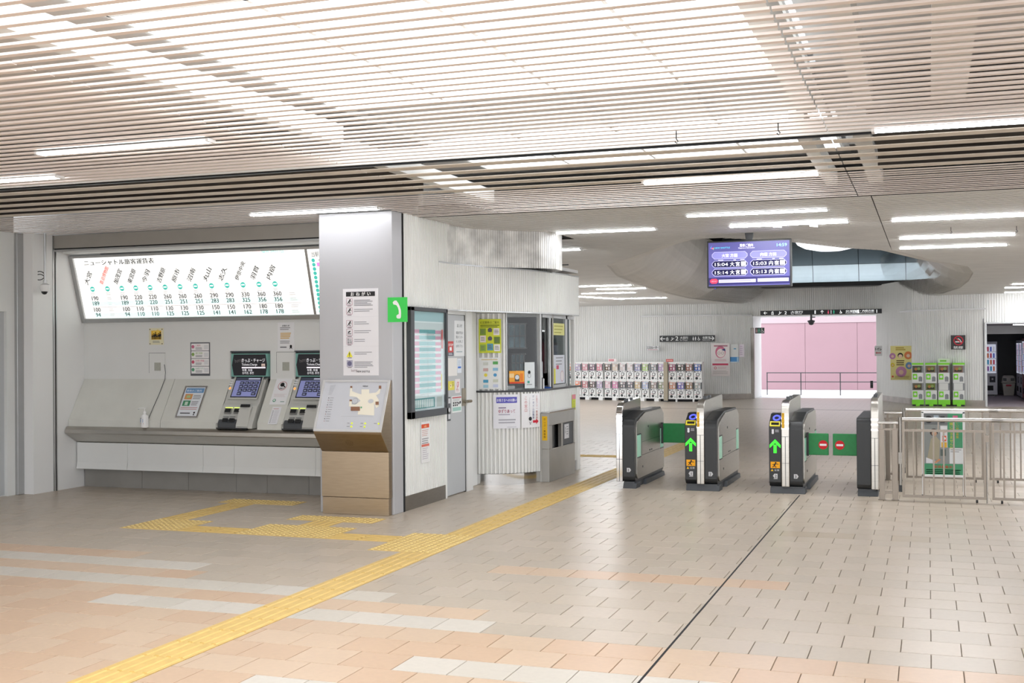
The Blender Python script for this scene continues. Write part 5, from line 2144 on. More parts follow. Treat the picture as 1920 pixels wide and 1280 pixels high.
for x0, x1, z0, z1 in ((-6.1, -6.07, 0, 1.95), (-5.3, -5.27, 0, 1.95), (-6.1, -5.27, 1.92, 1.95), (-6.1, -5.27, 1.5, 1.53), (-6.1, -5.27, 1.1, 1.13)):
    g.box(x0, x1, 14.4, 14.7, z0, z1, M_WHITE)
g.box(-6.1, -5.27, 14.68, 14.7, 0, 1.95, M_WHITE)
g.build('carcass', t)
for i in range(9):
    x = -6.05 + .085 * i
    h = random.uniform(.22, .33)
    G().box(x, x + .07, 14.45, 14.65, 1.53, 1.53 + h, mat('binder_%d' % (i % 4), ('d0d4d6', '9fb4ba', 'e0e0e0', '7f9aa4')[i % 4], .5)).build('binder', t)
t = thing('wall_fan', 'white desk machine with a pale round head behind the curved pane', 'machine', (-5.0, 13.75, 0))
g = G()
g.box(-5.12, -4.88, 13.62, 13.9, .0, 1.14, M_WHITE)
g.box(-5.06, -4.93, 13.64, 13.74, 1.14, 1.42, mat('machine_white', 'e8ecec', .3))
g.build('body', t, bevel=.01)
G().lathe([(.0, 0), (.07, .01), (.08, .05), (.06, .09), (0, .10)], (-5.0, 13.69, 1.50), mat('machine_white', 'e8ecec'), 14).build('head', t, smooth=60)
G().box(-4.99, -4.97, 13.68, 13.70, 1.42, 1.52, M_AL).build('neck', t)
t = thing('counter_sheet', 'white clipboard sheet hung in the sliding service window', 'sheet', (-4.45, 13.75, 1.13))
G().box(-4.50, -4.495, 13.66, 13.84, 1.16, 1.44, M_PAPER).build('sheet', t)
G().box(-4.505, -4.49, 13.72, 13.78, 1.43, 1.455, M_DARK).build('clip', t)
t = thing('tray', 'shallow blue plastic tray on the service counter', 'tray', (-4.45, 13.83, 1.112))
g = G()
g.lathe([(.055, 0), (.07, .018), (.066, .018), (.052, .004)], (-4.45, 13.83, 1.112), mat('tray_blue', '3a63b4', .35), 20)
g.build('dish', t, smooth=40)
t = thing('counter_device', 'small black upright device beside the blue tray', 'device', (-4.44, 13.62, 1.112))
G().box(-4.46, -4.425, 13.605, 13.645, 1.112, 1.25, M_BLACK).build('body', t, bevel=.004)
G().box(-4.46, -4.43, 13.65, 13.70, 1.112, 1.235, M_WHITE).build('card_holder', t, bevel=.003)
f = Face((-4.416, 14.02, 1.16), (0, 1, 0), (0, 0, 1))
t, q = notice('window_poster', 'pale sheets with a yellow strip on the far office window pane', 'poster', f, .48, .36, 'c9ccd4')
q.rect(.02, 0, .08, .19, ink('d8d23e'), 2)
q.rect(.12, .18, .22, .23, ink('c0506a'), 2)
q.disc(.36, .09, .07, ink('dcd8d8'), 2)
q.ring(.36, .09, .07, .06, ink('c49aa4'), 3)
q.lines(.1, .33, .42, 3, .04, .012, TXT)
q.build('print', t)
t, q = notice('window_poster', 'yellow strip notice at the top of the far office window pane', 'poster', Face((-4.416, 14.02, 1.77), (0, 1, 0), (0, 0, 1)), .48, .15, 'd6d488')
q.lines(.04, .12, .42, 3, .04, .014, ink('a8a65a'))
q.build('print', t)
t = thing('aerial_device', 'small bracket device with a thin rod on top of the white office fascia', 'device', (-4.7, 13.9, 2.54))
g = G()
g.box(-4.60, -4.54, 14.30, 14.36, 2.54, 2.66, mat('olive_metal', '8d8c78', .5))
g.build('bracket', t)
G().tube([(-4.85, 14.33, 2.665), (-4.30, 14.33, 2.665)], .008, M_DARK, 6).build('rod', t)

# security camera on a drop pole
t = thing('security_camera', 'white dome security camera hanging on a pole by the recess', 'camera', (-9.5, 10.8, 2.3))
cx, cy = -9.43, 10.80
G().tube([(cx, cy, 2.95), (cx, cy, 2.42)], .014, M_AL, 10).build('pole', t, smooth=40)
g = G()
g.lathe([(.045, .0), (.055, .03), (.055, .075), (.03, .09), (.02, .10)], (cx, cy, 2.29), M_WHITE, 16)
g.build('camera_body', t, smooth=40)
g = G()
g.lathe([(.0, -.035), (.02, -.03), (.033, -.012), (.036, .0)], (cx, cy - .01, 2.29), M_BLACK, 14)
g.build('dome', t, smooth=60)
G().tube([(cx, cy, 2.42), (cx, cy, 2.38)], .022, M_AL, 10).build('joint', t)
ring = [(cx - .07 + .065 * math.cos(q * math.pi / 8), cy, 2.44 + .04 * math.sin(q * math.pi / 8) + .002 * q) for q in range(24)]
G().tube(ring, .005, M_BLACK, 6).build('cable_loop', t, smooth=40)


# ================================================================== LAMPS
def strip_light(x0, x1, y, label, z=ZC, ang=0.):
    c = ((x0 + x1) / 2, y, z - .026)
    t = thing('strip_light', label, 'ceiling light', c, 'ceiling strip lights')
    L = (x1 - x0) / 2
    g = G()
    g.box(c[0] - L - .02, c[0] - L, y - .045, y + .045, z - .02, z, M_WHITE)
    g.box(c[0] + L, c[0] + L + .02, y - .045, y + .045, z - .02, z, M_WHITE)
    g.box(c[0] - L, c[0] + L, y - .045, y + .045, z - .006, z, M_WHITE)
    g.build('housing', t)
    pr = [(y - .042, z - .006), (y - .036, z - .016), (y - .02, z - .02), (y + .02, z - .02), (y + .036, z - .016), (y + .042, z - .006)]
    G().prism(pr, 'x', c[0] - L, c[0] + L, M_TUBEF if (y > 13.1 and y != 15.30 and z == ZC) or z == 2.6 else M_TUBE).build('diffuser', t)
    if ang:
        t.rotation_euler.z = ang
    return t


for a in (
    (-5.63, -4.31, 6.42, 'strip light over the dotted tactile squares, nearest the camera on the dim ceiling bay'),
    (-7.7, -6.26, 7.32, 'strip light cut by the picture edge over the door side'),
    (-6.28, -4.9, 10.09, 'strip light over the ledge end beside the wide grey pillar'),
    (-.30, 1.1, 7.66, 'long bright strip light before the dark slot at the picture edge'),
    (-2.16, -.79, 9.38, 'broad white strip light just past the dark ceiling slot'),
    (-4.05, -2.89, 13.05, 'strip light before the round casing of the office'),
    (-5.6, -4.42, 15.30, 'strip light partly behind the round office casing'),
    (-2.30, -.92, 11.90, 'strip light before the gates, first of two over the departure screen'),
    (-2.06, -.80, 13.12, 'strip light just before the departure screen'),
    (-.35, 1.0, 13.2, 'strip light over the steel barriers, first of its row of three'),
    (-.32, 1.0, 15.45, 'strip light over the steel barriers, second of its row of three'),
    (-.35, 1.0, 17.0, 'strip light over the steel barriers, third of its row of three'),
    (1.75, 3.1, 28.0, 'far strip light towards the vending bay, first of three'),
    (1.7, 3.1, 29.65, 'far strip light towards the vending bay, second of three'),
    (1.85, 3.2, 32.3, 'far strip light towards the vending bay, last of three'),
    (-7.09, -5.94, 24.45, 'far strip light beside the office fascia, first of the four before the capsule machines'),
    (-7.08, -5.95, 25.85, 'far strip light, second of the four before the capsule machines'),
    (-7.97, -6.63, 27.7, 'far strip light, third of the four before the capsule machines'),
    (-7.89, -6.57, 31.0, 'far strip light, last of the four before the capsule machines'),
):
    strip_light(*a)
strip_light(-9.6, -6.9, 30.1, 'slanting far strip light over the capsule machines', ang=math.radians(74))
t = thing('void_lamp', 'large round glowing lamp in the dark ceiling void', 'ceiling light', (-2.35, 26, 3.7))
c = at(1556, 471, 1, 26.0)
g = G()
R = .75
g.lathe([(0, 0), (R * .35, .015), (R * .7, .07), (R * .9, .15), (R, .26), (R, .33)], (c.x, 26.0, c.z), mat('round_lamp', 'f4f9ff', .5, emit=1.2), 32)
g.build('diffuser', t, smooth=60)
g = G()
g.lathe([(R + .03, .30), (R + .03, .40), (.1, .5), (.02, .55), (.02, 6.0 - c.z)], (c.x, 26.0, c.z), M_GREY, 32)
g.build('canopy', t, smooth=40)
g = G()
g.box(-5.6, .6, 36.55, 36.63, 3.452, 3.475, mat('cove_lamp', 'e8f4ff', .5, emit=22.0))
g.build('cove_lamp', ceil)
# lamps of the same pattern over the parts of the hall beside the view
for k, yy in enumerate((17.5, 20.5, 23.5, 33.0)):
    strip_light(-11.6, -9.6, yy, 'strip light over the hall behind the station office, %s row' % ('first', 'second', 'third', 'last')[k])
for k, yy in enumerate((9.5, 13.2, 16.5, 20.0, 24.0)):
    strip_light(3.2, 5.2, yy, 'strip light over the hall beside the barriers, %s row' % ('first', 'second', 'third', 'fourth', 'last')[k])
# lamps of the rooms off the hall
strip_light(-6.6, -5.4, 14.0, 'strip light inside the station office', 2.6)
strip_light(2.2, 3.3, 35.0, 'strip light inside the vending bay', 2.17)

# ================================================================== CAPSULE MACHINES
M_CAPW = mat('machine_white_plastic', 'e2e2e0', .35, noise=.03)
M_RED = mat('machine_red', 'c03038', .4)
MW, MH, MD = .232, .50, .34


def make_capsule(label, loc, card):
    """a white two-window vending machine for toy capsules; local front faces -y"""
    t = thing('capsule_machine', label, 'capsule machine', (0, 0, 0), 'white capsule machines')
    g = G()
    h = MW / 2
    g.box(-h, h, .012, MD, 0, MH, M_CAPW)
    g.box(-h, h, 0, .012, 0, .27, M_CAPW)
    g.box(-h, h, 0, .012, .47, MH, M_CAPW)
    g.box(-h, -h + .012, 0, .012, .27, .47, M_DARK)
    g.box(h - .03, h, 0, .012, .27, .47, M_DARK)
    g.build('body', t)
    G().box(-h + .012, h - .03, .003, .010, .275, .468, ink(card)).build('display_card', t)
    f = Face((-h + .02, .003, .28), (1, 0, 0), (0, 0, 1))
    f.rect(.01, .11, .09, .17, ink('dcd8d6'), 1)
    f.rect(.11, .02, .16, .10, ink('d4cfd0'), 1)
    f.disc(.05, .055, .03, ink('cbbfb8'), 1, 10)
    f.rect(.11, .12, .17, .17, ink('b8a8a8'), 1)
    f.g.build('card_print', t)
    g = G()
    vs = [(-.0 + R * math.cos(q * math.pi / 8), y, .165 + R * math.sin(q * math.pi / 8)) for R, y in ((.056, 0), (.056, -.012), (.040, -.012), (.040, 0)) for q in range(16)]
    g.mesh(vs, [(i * 16 + q, i * 16 + (q + 1) % 16, (i + 1) * 16 + (q + 1) % 16, (i + 1) * 16 + q) for i in range(3) for q in range(16)], M_DARK)
    g.build('dial_ring', t)
    g = G()
    g.box(-.036, .036, -.018, 0, .152, .178, M_CAPW)
    g.build('dial_bar', t)
    g = G()
    vs = [(-.035 + R * math.cos(q * math.pi / 6), y, .055 + R * math.sin(q * math.pi / 6)) for R, y in ((.042, 0), (.038, -.008)) for q in range(12)]
    g.mesh(vs, [(q, (q + 1) % 12, 12 + (q + 1) % 12, 12 + q) for q in range(12)] + [tuple(range(12, 24))], M_BLACK)
    g.build('capsule_chute', t)
    f = Face((-h, 0, 0), (1, 0, 0), (0, 0, 1))
    f.rect(.01, .225, .055, .262, ink('4a4a50'), 1)
    f.rect(.07, .245, .15, .26, ink('35353a'), 1)
    f.rect(.185, .235, .215, .26, ink('4a4a50'), 1)
    f.rect(.01, .108, .15, .116, ink('c0444a'), 1)
    f.rect(.185, .19, .2, .21, ink('4a4a50'), 1)
    f.rect(.17, .02, .2, .05, ink('3a3a3e'), 1)
    f.rect(.02, .478, .05, .492, ink('c8555a'), 1)
    f.rect(.07, .48, .19, .488, ink('a8a8ac'), 1)
    f.g.build('print', t)
    return t


CARD = [('orange', 'd97a50'), ('lilac', '9d93b4'), ('rose', 'c88a98'), ('plum', '6a4a62'), ('pink and red', 'cc8090'), ('black and tan', '57493c'), ('cream', 'cfc0ac'), ('pale grey', 'c4bcbc'),
        ('white', 'd8d0ce'), ('blue and yellow', '8a8cae'), ('lime', 'a8c87a'), ('grey green', '80868a'), ('mauve', 'a890b8')]
LOWC = [('sage', 'a9b09a'), ('bright orange', 'e58056'), ('salmon', 'c47a80'), ('dark brown', '54423f'), ('lavender', 'b4a4c4'), ('blush', 'd8b4c0'), ('hot pink', 'd07aa8'), ('charcoal', '57555a'),
        ('slate', '605e66'), ('wheat', 'c4b088'), ('ice blue', 'aab8d4'), ('taupe', '8f857e'), ('moss', '7f8a6a')]
RCOL = [('magenta', '8f3a5e', 'apricot', 'c0866a'), ('black and gold', '3c382e', 'indigo and red', '6a62a8'), ('maroon', '8a5a50', 'black dotted amber', '8a6a42'), ('royal blue', '3a5ca4', 'silver', '9aa09c')]
proto = make_capsule('x', (0, 0, 0), 'd97a50')


def place_capsule(src, loc, rz, label, card, group):
    r = dup(src, loc, label, group)
    r.rotation_euler.z = rz
    for ch in r.children:
        if ch.name.startswith('display_card'):
            ch.material_slots[0].link = 'OBJECT'
            ch.material_slots[0].material = ink(card)
    return r


A0, A1 = Vector((-10.60, 35.62, 0)), Vector((-7.56, 34.72, 0))
rz = math.atan2(A1.y - A0.y, A1.x - A0.x)
ORD = ['first', 'second', 'third', 'fourth', 'fifth', 'sixth', 'seventh', 'eighth', 'ninth', 'tenth', 'eleventh', 'twelfth', 'last']
BZ = .10
for i in range(13):
    s = i / 12
    if i < 5:
        s -= .012
    elif i > 10:
        s += .008
    p = A0.lerp(A1, s)
    k = ORD[12 - i]
    place_capsule(proto, (p.x, p.y, BZ + MH + .04), rz, 'white capsule machine with %s card, upper tier, %s from the beige post' % (CARD[i][0], k), CARD[i][1], 'white capsule machines')
    place_capsule(proto, (p.x, p.y, BZ), rz, 'white capsule machine with %s card, lower tier, %s from the beige post' % (LOWC[i][0], k), LOWC[i][1], 'white capsule machines')
for i in range(4):
    x = -7.17 + .252 * i
    a, ac, b, bc = RCOL[i]
    place_capsule(proto, (x, 34.55, BZ + MH + .04), 0, 'white capsule machine with %s card, upper tier beside the pink poster' % a, ac, 'white capsule machines')
    place_capsule(proto, (x, 34.55, BZ), 0, 'white capsule machine with %s card, lower tier beside the pink poster' % b, bc, 'white capsule machines')
for ch in list(proto.children):
    bpy.data.objects.remove(ch)
bpy.data.objects.remove(proto)


def rack(name, label, p0, p1, n, post_=False):
    """the white stand under a row of machines: plinth tray, middle tray, top cover, feet"""
    p0, p1 = Vector(p0), Vector(p1)
    t = thing(name, label, 'rack', ((p0.x + p1.x) / 2, (p0.y + p1.y) / 2, 0))
    d = (p1 - p0).normalized()
    q = Vector((-d.y, d.x, 0))
    a, b = p0 - d * .13, p1 + d * .13

    def slab_(y0, y1, z0, z1, mt, nm, u0=0., u1=1.):
        A, B = a.lerp(b, u0), a.lerp(b, u1)
        g = G()
        g.prism([(v.x, v.y) for v in (A + q * y0, B + q * y0, B + q * y1, A + q * y1)], 'z', z0, z1, mt)
        return g.build(nm, t)
    slab_(-.005, MD, .075, .098, M_CAPW, 'lower_tray')
    slab_(-.005, MD, BZ + MH + .003, BZ + MH + .037, M_CAPW, 'middle_tray')
    slab_(-.005, MD, BZ + 2 * MH + .043, BZ + 2 * MH + .075, M_CAPW, 'top_cover')
    slab_(.05, MD, .0, .07, M_GAP, 'shadow_base')  # black block standing in for the shadow beneath the trays
    for i in range(n):
        u = (i + .5) / n
        slab_(-.07, .06, 0, .075, M_CAPW, 'foot', u - .022, u + .022)
    return t


rack('machine_rack', 'long white stand carrying the two tiers of capsule machines', A0, A1, 7)
rack('machine_rack', 'short white stand carrying the four-wide capsule machine block', (-7.17, 34.55, 0), (-6.414, 34.55, 0), 2)
t = thing('rack_post', 'beige post between the two blocks of white capsule machines', 'post', (-7.37, 34.55, 0))
G().box(-7.43, -7.31, 34.50, 34.60, 0, 1.17, mat('beige_laminate', 'a49a86', .5, noise=.05)).build('panel', t)
G().box(-7.435, -7.305, 34.49, 34.61, 0, .03, M_DARK).build('foot', t)


def flat_sign(name, label, cat, px0, py0, px1, py1, Y, base, thick=.02, group=None):
    a, b = at(px0, py1, 1, Y), at(px1, py0, 1, Y)
    w, h = b.x - a.x, b.z - a.z
    t = thing(name, label, cat, (a.x + w / 2, Y, a.z), group)
    bm_ = mat('board_' + base, base, .45, noise=.02)
    G().box(a.x, b.x, Y, Y + thick, a.z, b.z, bm_).build('board', t)
    f = Face((a.x, Y - .004, a.z), (1, 0, 0), (0, 0, 1))
    f.rect(0, 0, w, h, bm_, .2)
    return t, f, w, h


for px, Y, lab in ((1148, 35.2, 'small white price topper over the left block of capsule machines'), ):
    t, f, w, h = flat_sign('topper_sign', 'small pink and white topper on the long capsule machine stand', 'sign', 1140, 672, 1156, 678, 35.0, 'e2d8d8')
    f.rect(w * .1, h * .2, w * .7, h * .8, ink('d08a90'), 2)
    f.build('print', t)
t, f, w, h = flat_sign('topper_sign', 'small red topper on the stand beside the beige post', 'sign', 1249, 673, 1262, 678, 34.7, 'c04a48')
f.rect(w * .1, h * .35, w * .9, h * .65, ink('e0b0a8'), 2)
f.build('print', t)

# green capsule machines
M_LIME = mat('machine_lime', '7fd62e', .4, noise=.04)
M_MG = mat('machine_midgrey', '85878a', .4)


def green_machine(x, z, label, card, top, bottom):
    t = thing('capsule_machine', label, 'capsule machine', (x, 33.2, z), 'lime capsule machines')
    w, h, y = .285, .46, 33.15
    g = G()
    g.box(x, x + w, y + .01, y + .34, z, z + h, M_MG)
    g.box(x, x + w, y, y + .01, z, z + .25, M_CAPW)
    g.box(x, x + w, y, y + .01, z + .44, z + h, M_CAPW)
    g.build('body', t)
    G().box(x + .02, x + w - .04, y + .003, y + .009, z + .258, z + .435, ink(card)).build('display_card', t)
    if card != 'd8d8d4':
        f = Face((x + .02, y + .002, z + .258), (1, 0, 0), (0, 0, 1))
        f.rect(.02, .02, .20, .07, ink('3a3a34'), 1)
        f.disc(.08, .09, .04, ink('b07a4a'), 2, 10)
        f.disc(.15, .10, .04, ink('8aa05a'), 3, 10)
        f.g.build('card_print', t)
    G().box(x + .02, x + .13, y - .012, y, z + .07, z + .22, M_LIME).build('dial_plate', t)
    g = G()
    g.lathe([(.03, 0), (.026, .02)], (0, 0, 0), M_CAPW, 12)
    vs = [(x + .075 + R * math.cos(q * math.pi / 6), yy, z + .145 + R * math.sin(q * math.pi / 6)) for R, yy in ((.035, y - .012), (.03, y - .03)) for q in range(12)]
    g = G().mesh(vs, [(q, (q + 1) % 12, 12 + (q + 1) % 12, 12 + q) for q in range(12)] + [tuple(range(12, 24))], M_CAPW)
    g.build('dial', t)
    vs = [(x + .17, .03), (x + .26, .03), (x + .26, .11)] 
    g = G()
    g.prism([(x + .165, z + .02), (x + .255, z + .02), (x + .255, z + .12)] + [(x + .21 + .045 * math.cos(q * math.pi / 6), z + .12 + .035 * math.sin(q * math.pi / 6)) for q in range(1, 6)] + [(x + .165, z + .12)], 'y', y - .008, y, M_MG)
    g.build('capsule_chute', t)
    if top:
        G().box(x - .005, x + w + .005, y - .01, y + .34, z + h, z + h + .05, M_LIME).build('top_cap', t)
    if bottom:
        g = G()
        g.box(x - .01, x + w + .01, y - .03, y + .34, z - .13, z - .001, M_LIME)
        g.box(x + .09, x + .19, y - .10, y - .03, z - .17, z - .10, M_LIME)
        g.box(x + .0, x + w, y + .02, y + .3, z - .17, z - .13, M_BLACK)
        g.build('base', t, bevel=.008)
    return t


GC = [('57584a', '66604e'), ('7a6a4a', '6f7a3e'), ('7a5a4e', 'd8d8d4'), ('8a6a5e', 'd8d8d4')]
NM = ['beside the yellow balloon poster', 'second from the yellow balloon poster', 'third from the yellow balloon poster', 'fourth from the yellow balloon poster']
for i, x in enumerate((-.41, -.075, .245, .61)):
    green_machine(x, .17, 'lime trimmed capsule machine, lower tier, ' + NM[i] + (', blank card' if i > 1 else ''), GC[i][1], False, True)
    green_machine(x, .635, 'lime topped capsule machine, upper tier, ' + NM[i], GC[i][0], True, False)
t, f, w, h = flat_sign('topper_sign', 'pale green topper card standing on the lime capsule machines', 'sign', 1759, 672, 1781, 681, 33.25, 'cfdcc4')
f.rect(w * .15, h * .35, w * .7, h * .7, ink('7fc04a'), 2)
f.build('print', t)

# ================================================================== SIGNS OF THE FAR HALL
DKS = '2e3032'
wl = ink('f2f4f4', .65)
dks = mat('sign_black', DKS, .4)
t, f, w, h = flat_sign('direction_sign', 'long hanging black sign with arrows above the pink passage', 'sign', 1426, 578, 1689, 591, 36.3, DKS, .06)
m = h / 2
arrow(f, .15, m, h * .72, math.pi, wl)
picto_lift(f, .36, h * .1, h * .82, wl, dks)
picto_escalator(f, .58, h * .1, h * .8, wl)
f.text('2', .72, h * .14, h * 1.0, wl, bold=.03)
f.text('大宮行', .90, h * .42, h * .5, wl, w=.36, bold=.03)
f.text('for Omiya', .91, h * .12, h * .3, wl, w=.32)
f.rect(1.60, h * .12, 1.635, h * .88, wl, 3)
arrow(f, 1.82, m, h * .72, math.pi / 2, wl)
picto_person(f, 2.00, h * .1, h * .8, ink('e0607a', .6), skirt=True)
f.rect(2.075, h * .1, 2.09, h * .9, wl, 3)
picto_person(f, 2.16, h * .1, h * .8, ink('3ab08a', .6))
picto_chair(f, 2.36, h * .1, h * .8, wl)
f.text('化粧室', 2.50, h * .42, h * .5, wl, w=.36, bold=.03)
f.text('Restrooms', 2.5, h * .12, h * .3, wl, w=.35)
f.rect(2.85, h * .12, 2.885, h * .88, wl, 3)
u0 = w - 1.17
f.text('丸山・内宿方面', u0 - .18, h * .44, h * .5, wl, w=.60, bold=.03)
f.text('for Maruyama & Uchijuku', u0 - .18, h * .12, h * .3, wl, w=.60)
f.text('1', w - .68, h * .14, h * 1.0, wl, bold=.03)
picto_escalator(f, w - .47, h * .1, h * .8, wl)
picto_lift(f, w - .29, h * .1, h * .82, wl, dks)
arrow(f, w - .11, m, h * .7, 0, wl)
f.build('print', t)
t, f, w, h = flat_sign('direction_sign', 'wall mounted black direction sign above the white capsule machines', 'sign', 1237, 628, 1340, 641, 36.0, DKS, .05)
wl2 = ink('dcdedc', .1)
m = h / 2
arrow(f, .10, m, .15, math.pi, wl2)
picto_lift(f, .24, .04, h - .08, wl2, dks)
picto_escalator(f, .40, .04, h - .08, wl2)
f.text('2', .50, .04, .19, wl2, bold=.03)
f.text('大宮行', .64, .09, .09, wl2, w=.25, bold=.02)
f.text('for Omiya', .64, .035, .05, wl2, w=.23)
picto_person(f, 1.05, .04, h - .08, wl2, skirt=True)
picto_person(f, 1.12, .04, h - .08, wl2)
picto_chair(f, 1.22, .04, h - .08, wl2)
f.text('化粧室', 1.34, .09, .085, wl2, w=.24, bold=.02)
f.text('Restrooms', 1.34, .035, .05, wl2, w=.24)
arrow(f, w - .09, m, .14, 0, wl2)
f.build('print', t)
t, f, w, h = flat_sign('restroom_sign', 'small projecting black restroom sign at the passage jamb', 'sign', 1416, 614, 1433, 625, 37.0, DKS, .04)
picto_person(f, w * .16, .02, h - .04, ink('c49a9a', .1), skirt=True)
picto_person(f, w * .34, .02, h - .04, ink('6aa08c', .1))
picto_person(f, w * .50, .02, h - .04, ink('6aa08c', .1))
picto_chair(f, w * .78, .02, h - .04, wl2)
f.build('print', t)
t, f, w, h = flat_sign('text_sign', 'white escalator word sign underlined in red on the ribbed wall', 'sign', 1212, 648, 1236, 657, 35.95, 'e0e0e0', .03)
f.text('エスカレーター', w / 2, h * .38, .1, K, 'c', w=w * .88, bold=.06)
f.rect(w * .12, h * .15, w * .88, h * .22, ink('c05058'), 2)
f.build('print', t)
t, f, w, h = flat_sign('text_sign', 'white toilet word sign with a red arrow beside the pink passage', 'sign', 1640, 648, 1654, 667, 35.6, 'e0e0e0', .01)
f.text('トイレ', w / 2, h * .55, .1, K, 'c', w=w * .85, bold=.05)
f.rect(w * .25, h * .26, w * .85, h * .34, ink('c03a42'), 2)
f.poly([(w * .12, h * .30), (w * .3, h * .2), (w * .3, h * .40)], ink('c03a42'), 2.4)
f.build('print', t)
t, f, w, h = flat_sign('pink_poster', 'pale poster with a pink round figure beside the white capsule machines', 'poster', 1334, 643, 1368, 705, 36.0, 'dcd4d2', .012)
pk = ink('c8708a')
f.lines(w * .15, h * .94, w * .9, 1, .06, .045, ink('b07a86'), rag=.05)
f.disc(w * .5, h * .73, w * .28, ink('c9708a'), 2, 18, w * .33)
f.disc(w * .52, h * .70, w * .22, ink('e4d8d4'), 3, 18, w * .24)
f.ring(w * .42, h * .70, w * .08, w * .06, ink('9a8a8a'), 4, 10)
f.ring(w * .62, h * .70, w * .08, w * .06, ink('9a8a8a'), 4, 10)
f.poly([(w * .55, h * .80), (w * .75, h * .84), (w * .78, h * .76), (w * .62, h * .78)], ink('3a4a7a'), 4)
f.lines(w * .18, h * .51, w * .82, 2, .035, .015, ink('cc94a0'), rag=.1)
f.rect(w * .06, h * .33, w * .92, h * .385, ink('c0405e'), 2)
f.ring(w * .22, h * .25, w * .075, w * .045, ink('c05a6e'), 2, 12)
f.lines(w * .35, h * .28, w * .9, 2, .035, .012, ink('c9a0a4'))
f.lines(w * .08, h * .17, w * .92, 4, .03, .012, ink('b4aaa8'))
f.build('print', t)
t, f, w, h = flat_sign('wall_box', 'pale wall box with a blue label beside the pink poster', 'box', 1369, 645, 1384, 669, 36.05, 'd0d2d0', .08)
f.rect(w * .45, h * .6, w * .75, h * .68, ink('4a8cae'), 2)
f.build('print', t)
t, f, w, h = flat_sign('notice', 'small blue and white leaflet under the pale wall box', 'notice', 1369, 669, 1385, 680, 36.05, '3f86c0', .02)
f.rect(w * .8, h * .1, w * .95, h * .95, ink('a9c8dc'), 2)
f.rect(0, 0, w, h * .2, ink('d4dce0'), 2)
f.build('print', t)
t, f, w, h = flat_sign('notice', 'narrow pale slip beside the wall box near the passage jamb', 'notice', 1386, 645, 1395, 669, 36.1, 'd8cfd8', .01)
f.lines(w * .2, h * .85, w * .8, 5, .06, .02, ink('b8a4bc'))
f.build('print', t)
t, f, w, h = flat_sign('yellow_poster', 'yellow poster of coloured balloons around a face, beside the lime machines', 'poster', 1670, 648, 1709, 712, 34.2, 'd9cd84', .012)
f.lines(w * .25, h * .96, w * .75, 2, .05, .035, ink('b09a4a'))
for u, v, r, c in ((.10, .70, .15, 'b07aa0'), (.84, .72, .19, 'd07a4a'), (.88, .42, .17, '6a90b8'), (.5, .24, .26, 'c087a8'), (.1, .44, .1, 'd0b83a')):
    f.disc(w * u, h * v, w * r, ink(c), 2, 16, w * r * 1.05)
    f.disc(w * u, h * v - w * r * .1, w * r * .45, ink('d8b8a0'), 3, 12)
f.disc(w * .47, h * .72, w * .13, ink('2c2a2c'), 3, 14)
f.disc(w * .47, h * .695, w * .095, ink('e0bfa4'), 4, 14)
f.lines(w * .28, h * .58, w * .7, 3, .055, .03, ink('6a5a3a'), rag=.2)
f.disc(w * .1, h * .1, w * .05, ink('c8503a'), 3, 10)
f.lines(w * .2, h * .11, w * .9, 2, .04, .014, ink('a08a4a'))
f.build('print', t)
t, f, w, h = flat_sign('no_smoking_sign', 'square black no-smoking sign above the lime capsule machines', 'sign', 1783, 628, 1810, 655, 33.2, '2f2d2e', .02)
f.ring(w * .52, h * .62, w * .34, w * .285, ink('c8283a', .1), 2, 24)
f.rect(w * .30, h * .50, w * .60, h * .57, wl2, 3)
f.rect(w * .63, h * .50, w * .74, h * .57, wl2, 3)
f.line((w * .68, h * .60), (w * .60, h * .70), w * .05, wl2, 3)
f.line((w * .60, h * .70), (w * .48, h * .76), w * .05, wl2, 3.3)
f.line((w * .30, h * .84), (w * .74, h * .42), w * .055, ink('c8283a', .1), 4)
f.text('禁煙', w * .5, h * .06, h * .2, wl2, 'c', w=w * .66, bold=.03)
f.build('print', t)
t = thing('dome_camera', 'dark dome camera hanging below the long black direction sign', 'camera', (-3.4, 36.5, 2.2))
c = at(1521, 604, 1, 36.6)
g = G()
g.lathe([(.0, -.09), (.06, -.07), (.09, 0), (.11, .02), (.11, .05), (.03, .07), (.03, .34)], (c.x, 36.6, c.z), M_DARK, 14)
g.build('dome', t, smooth=40)
G().box(c.x + .02, c.x + .12, 36.58, 36.62, c.z + .14, c.z + .17, M_DARK).build('bracket', t)
t = thing('wall_sensor', 'small black sensor box on the passage wall edge', 'sensor', (-1.45, 36.9, .6))
c = at(1634, 721, 1, 36.9)
G().box(c.x - .03, c.x + .05, 36.80, 36.9, c.z - .1, c.z + .12, M_BLACK).build('body', t)
G().box(c.x - .02, c.x + .04, 36.79, 36.80, c.z + .0, c.z + .08, M_DARK).build('lens', t)

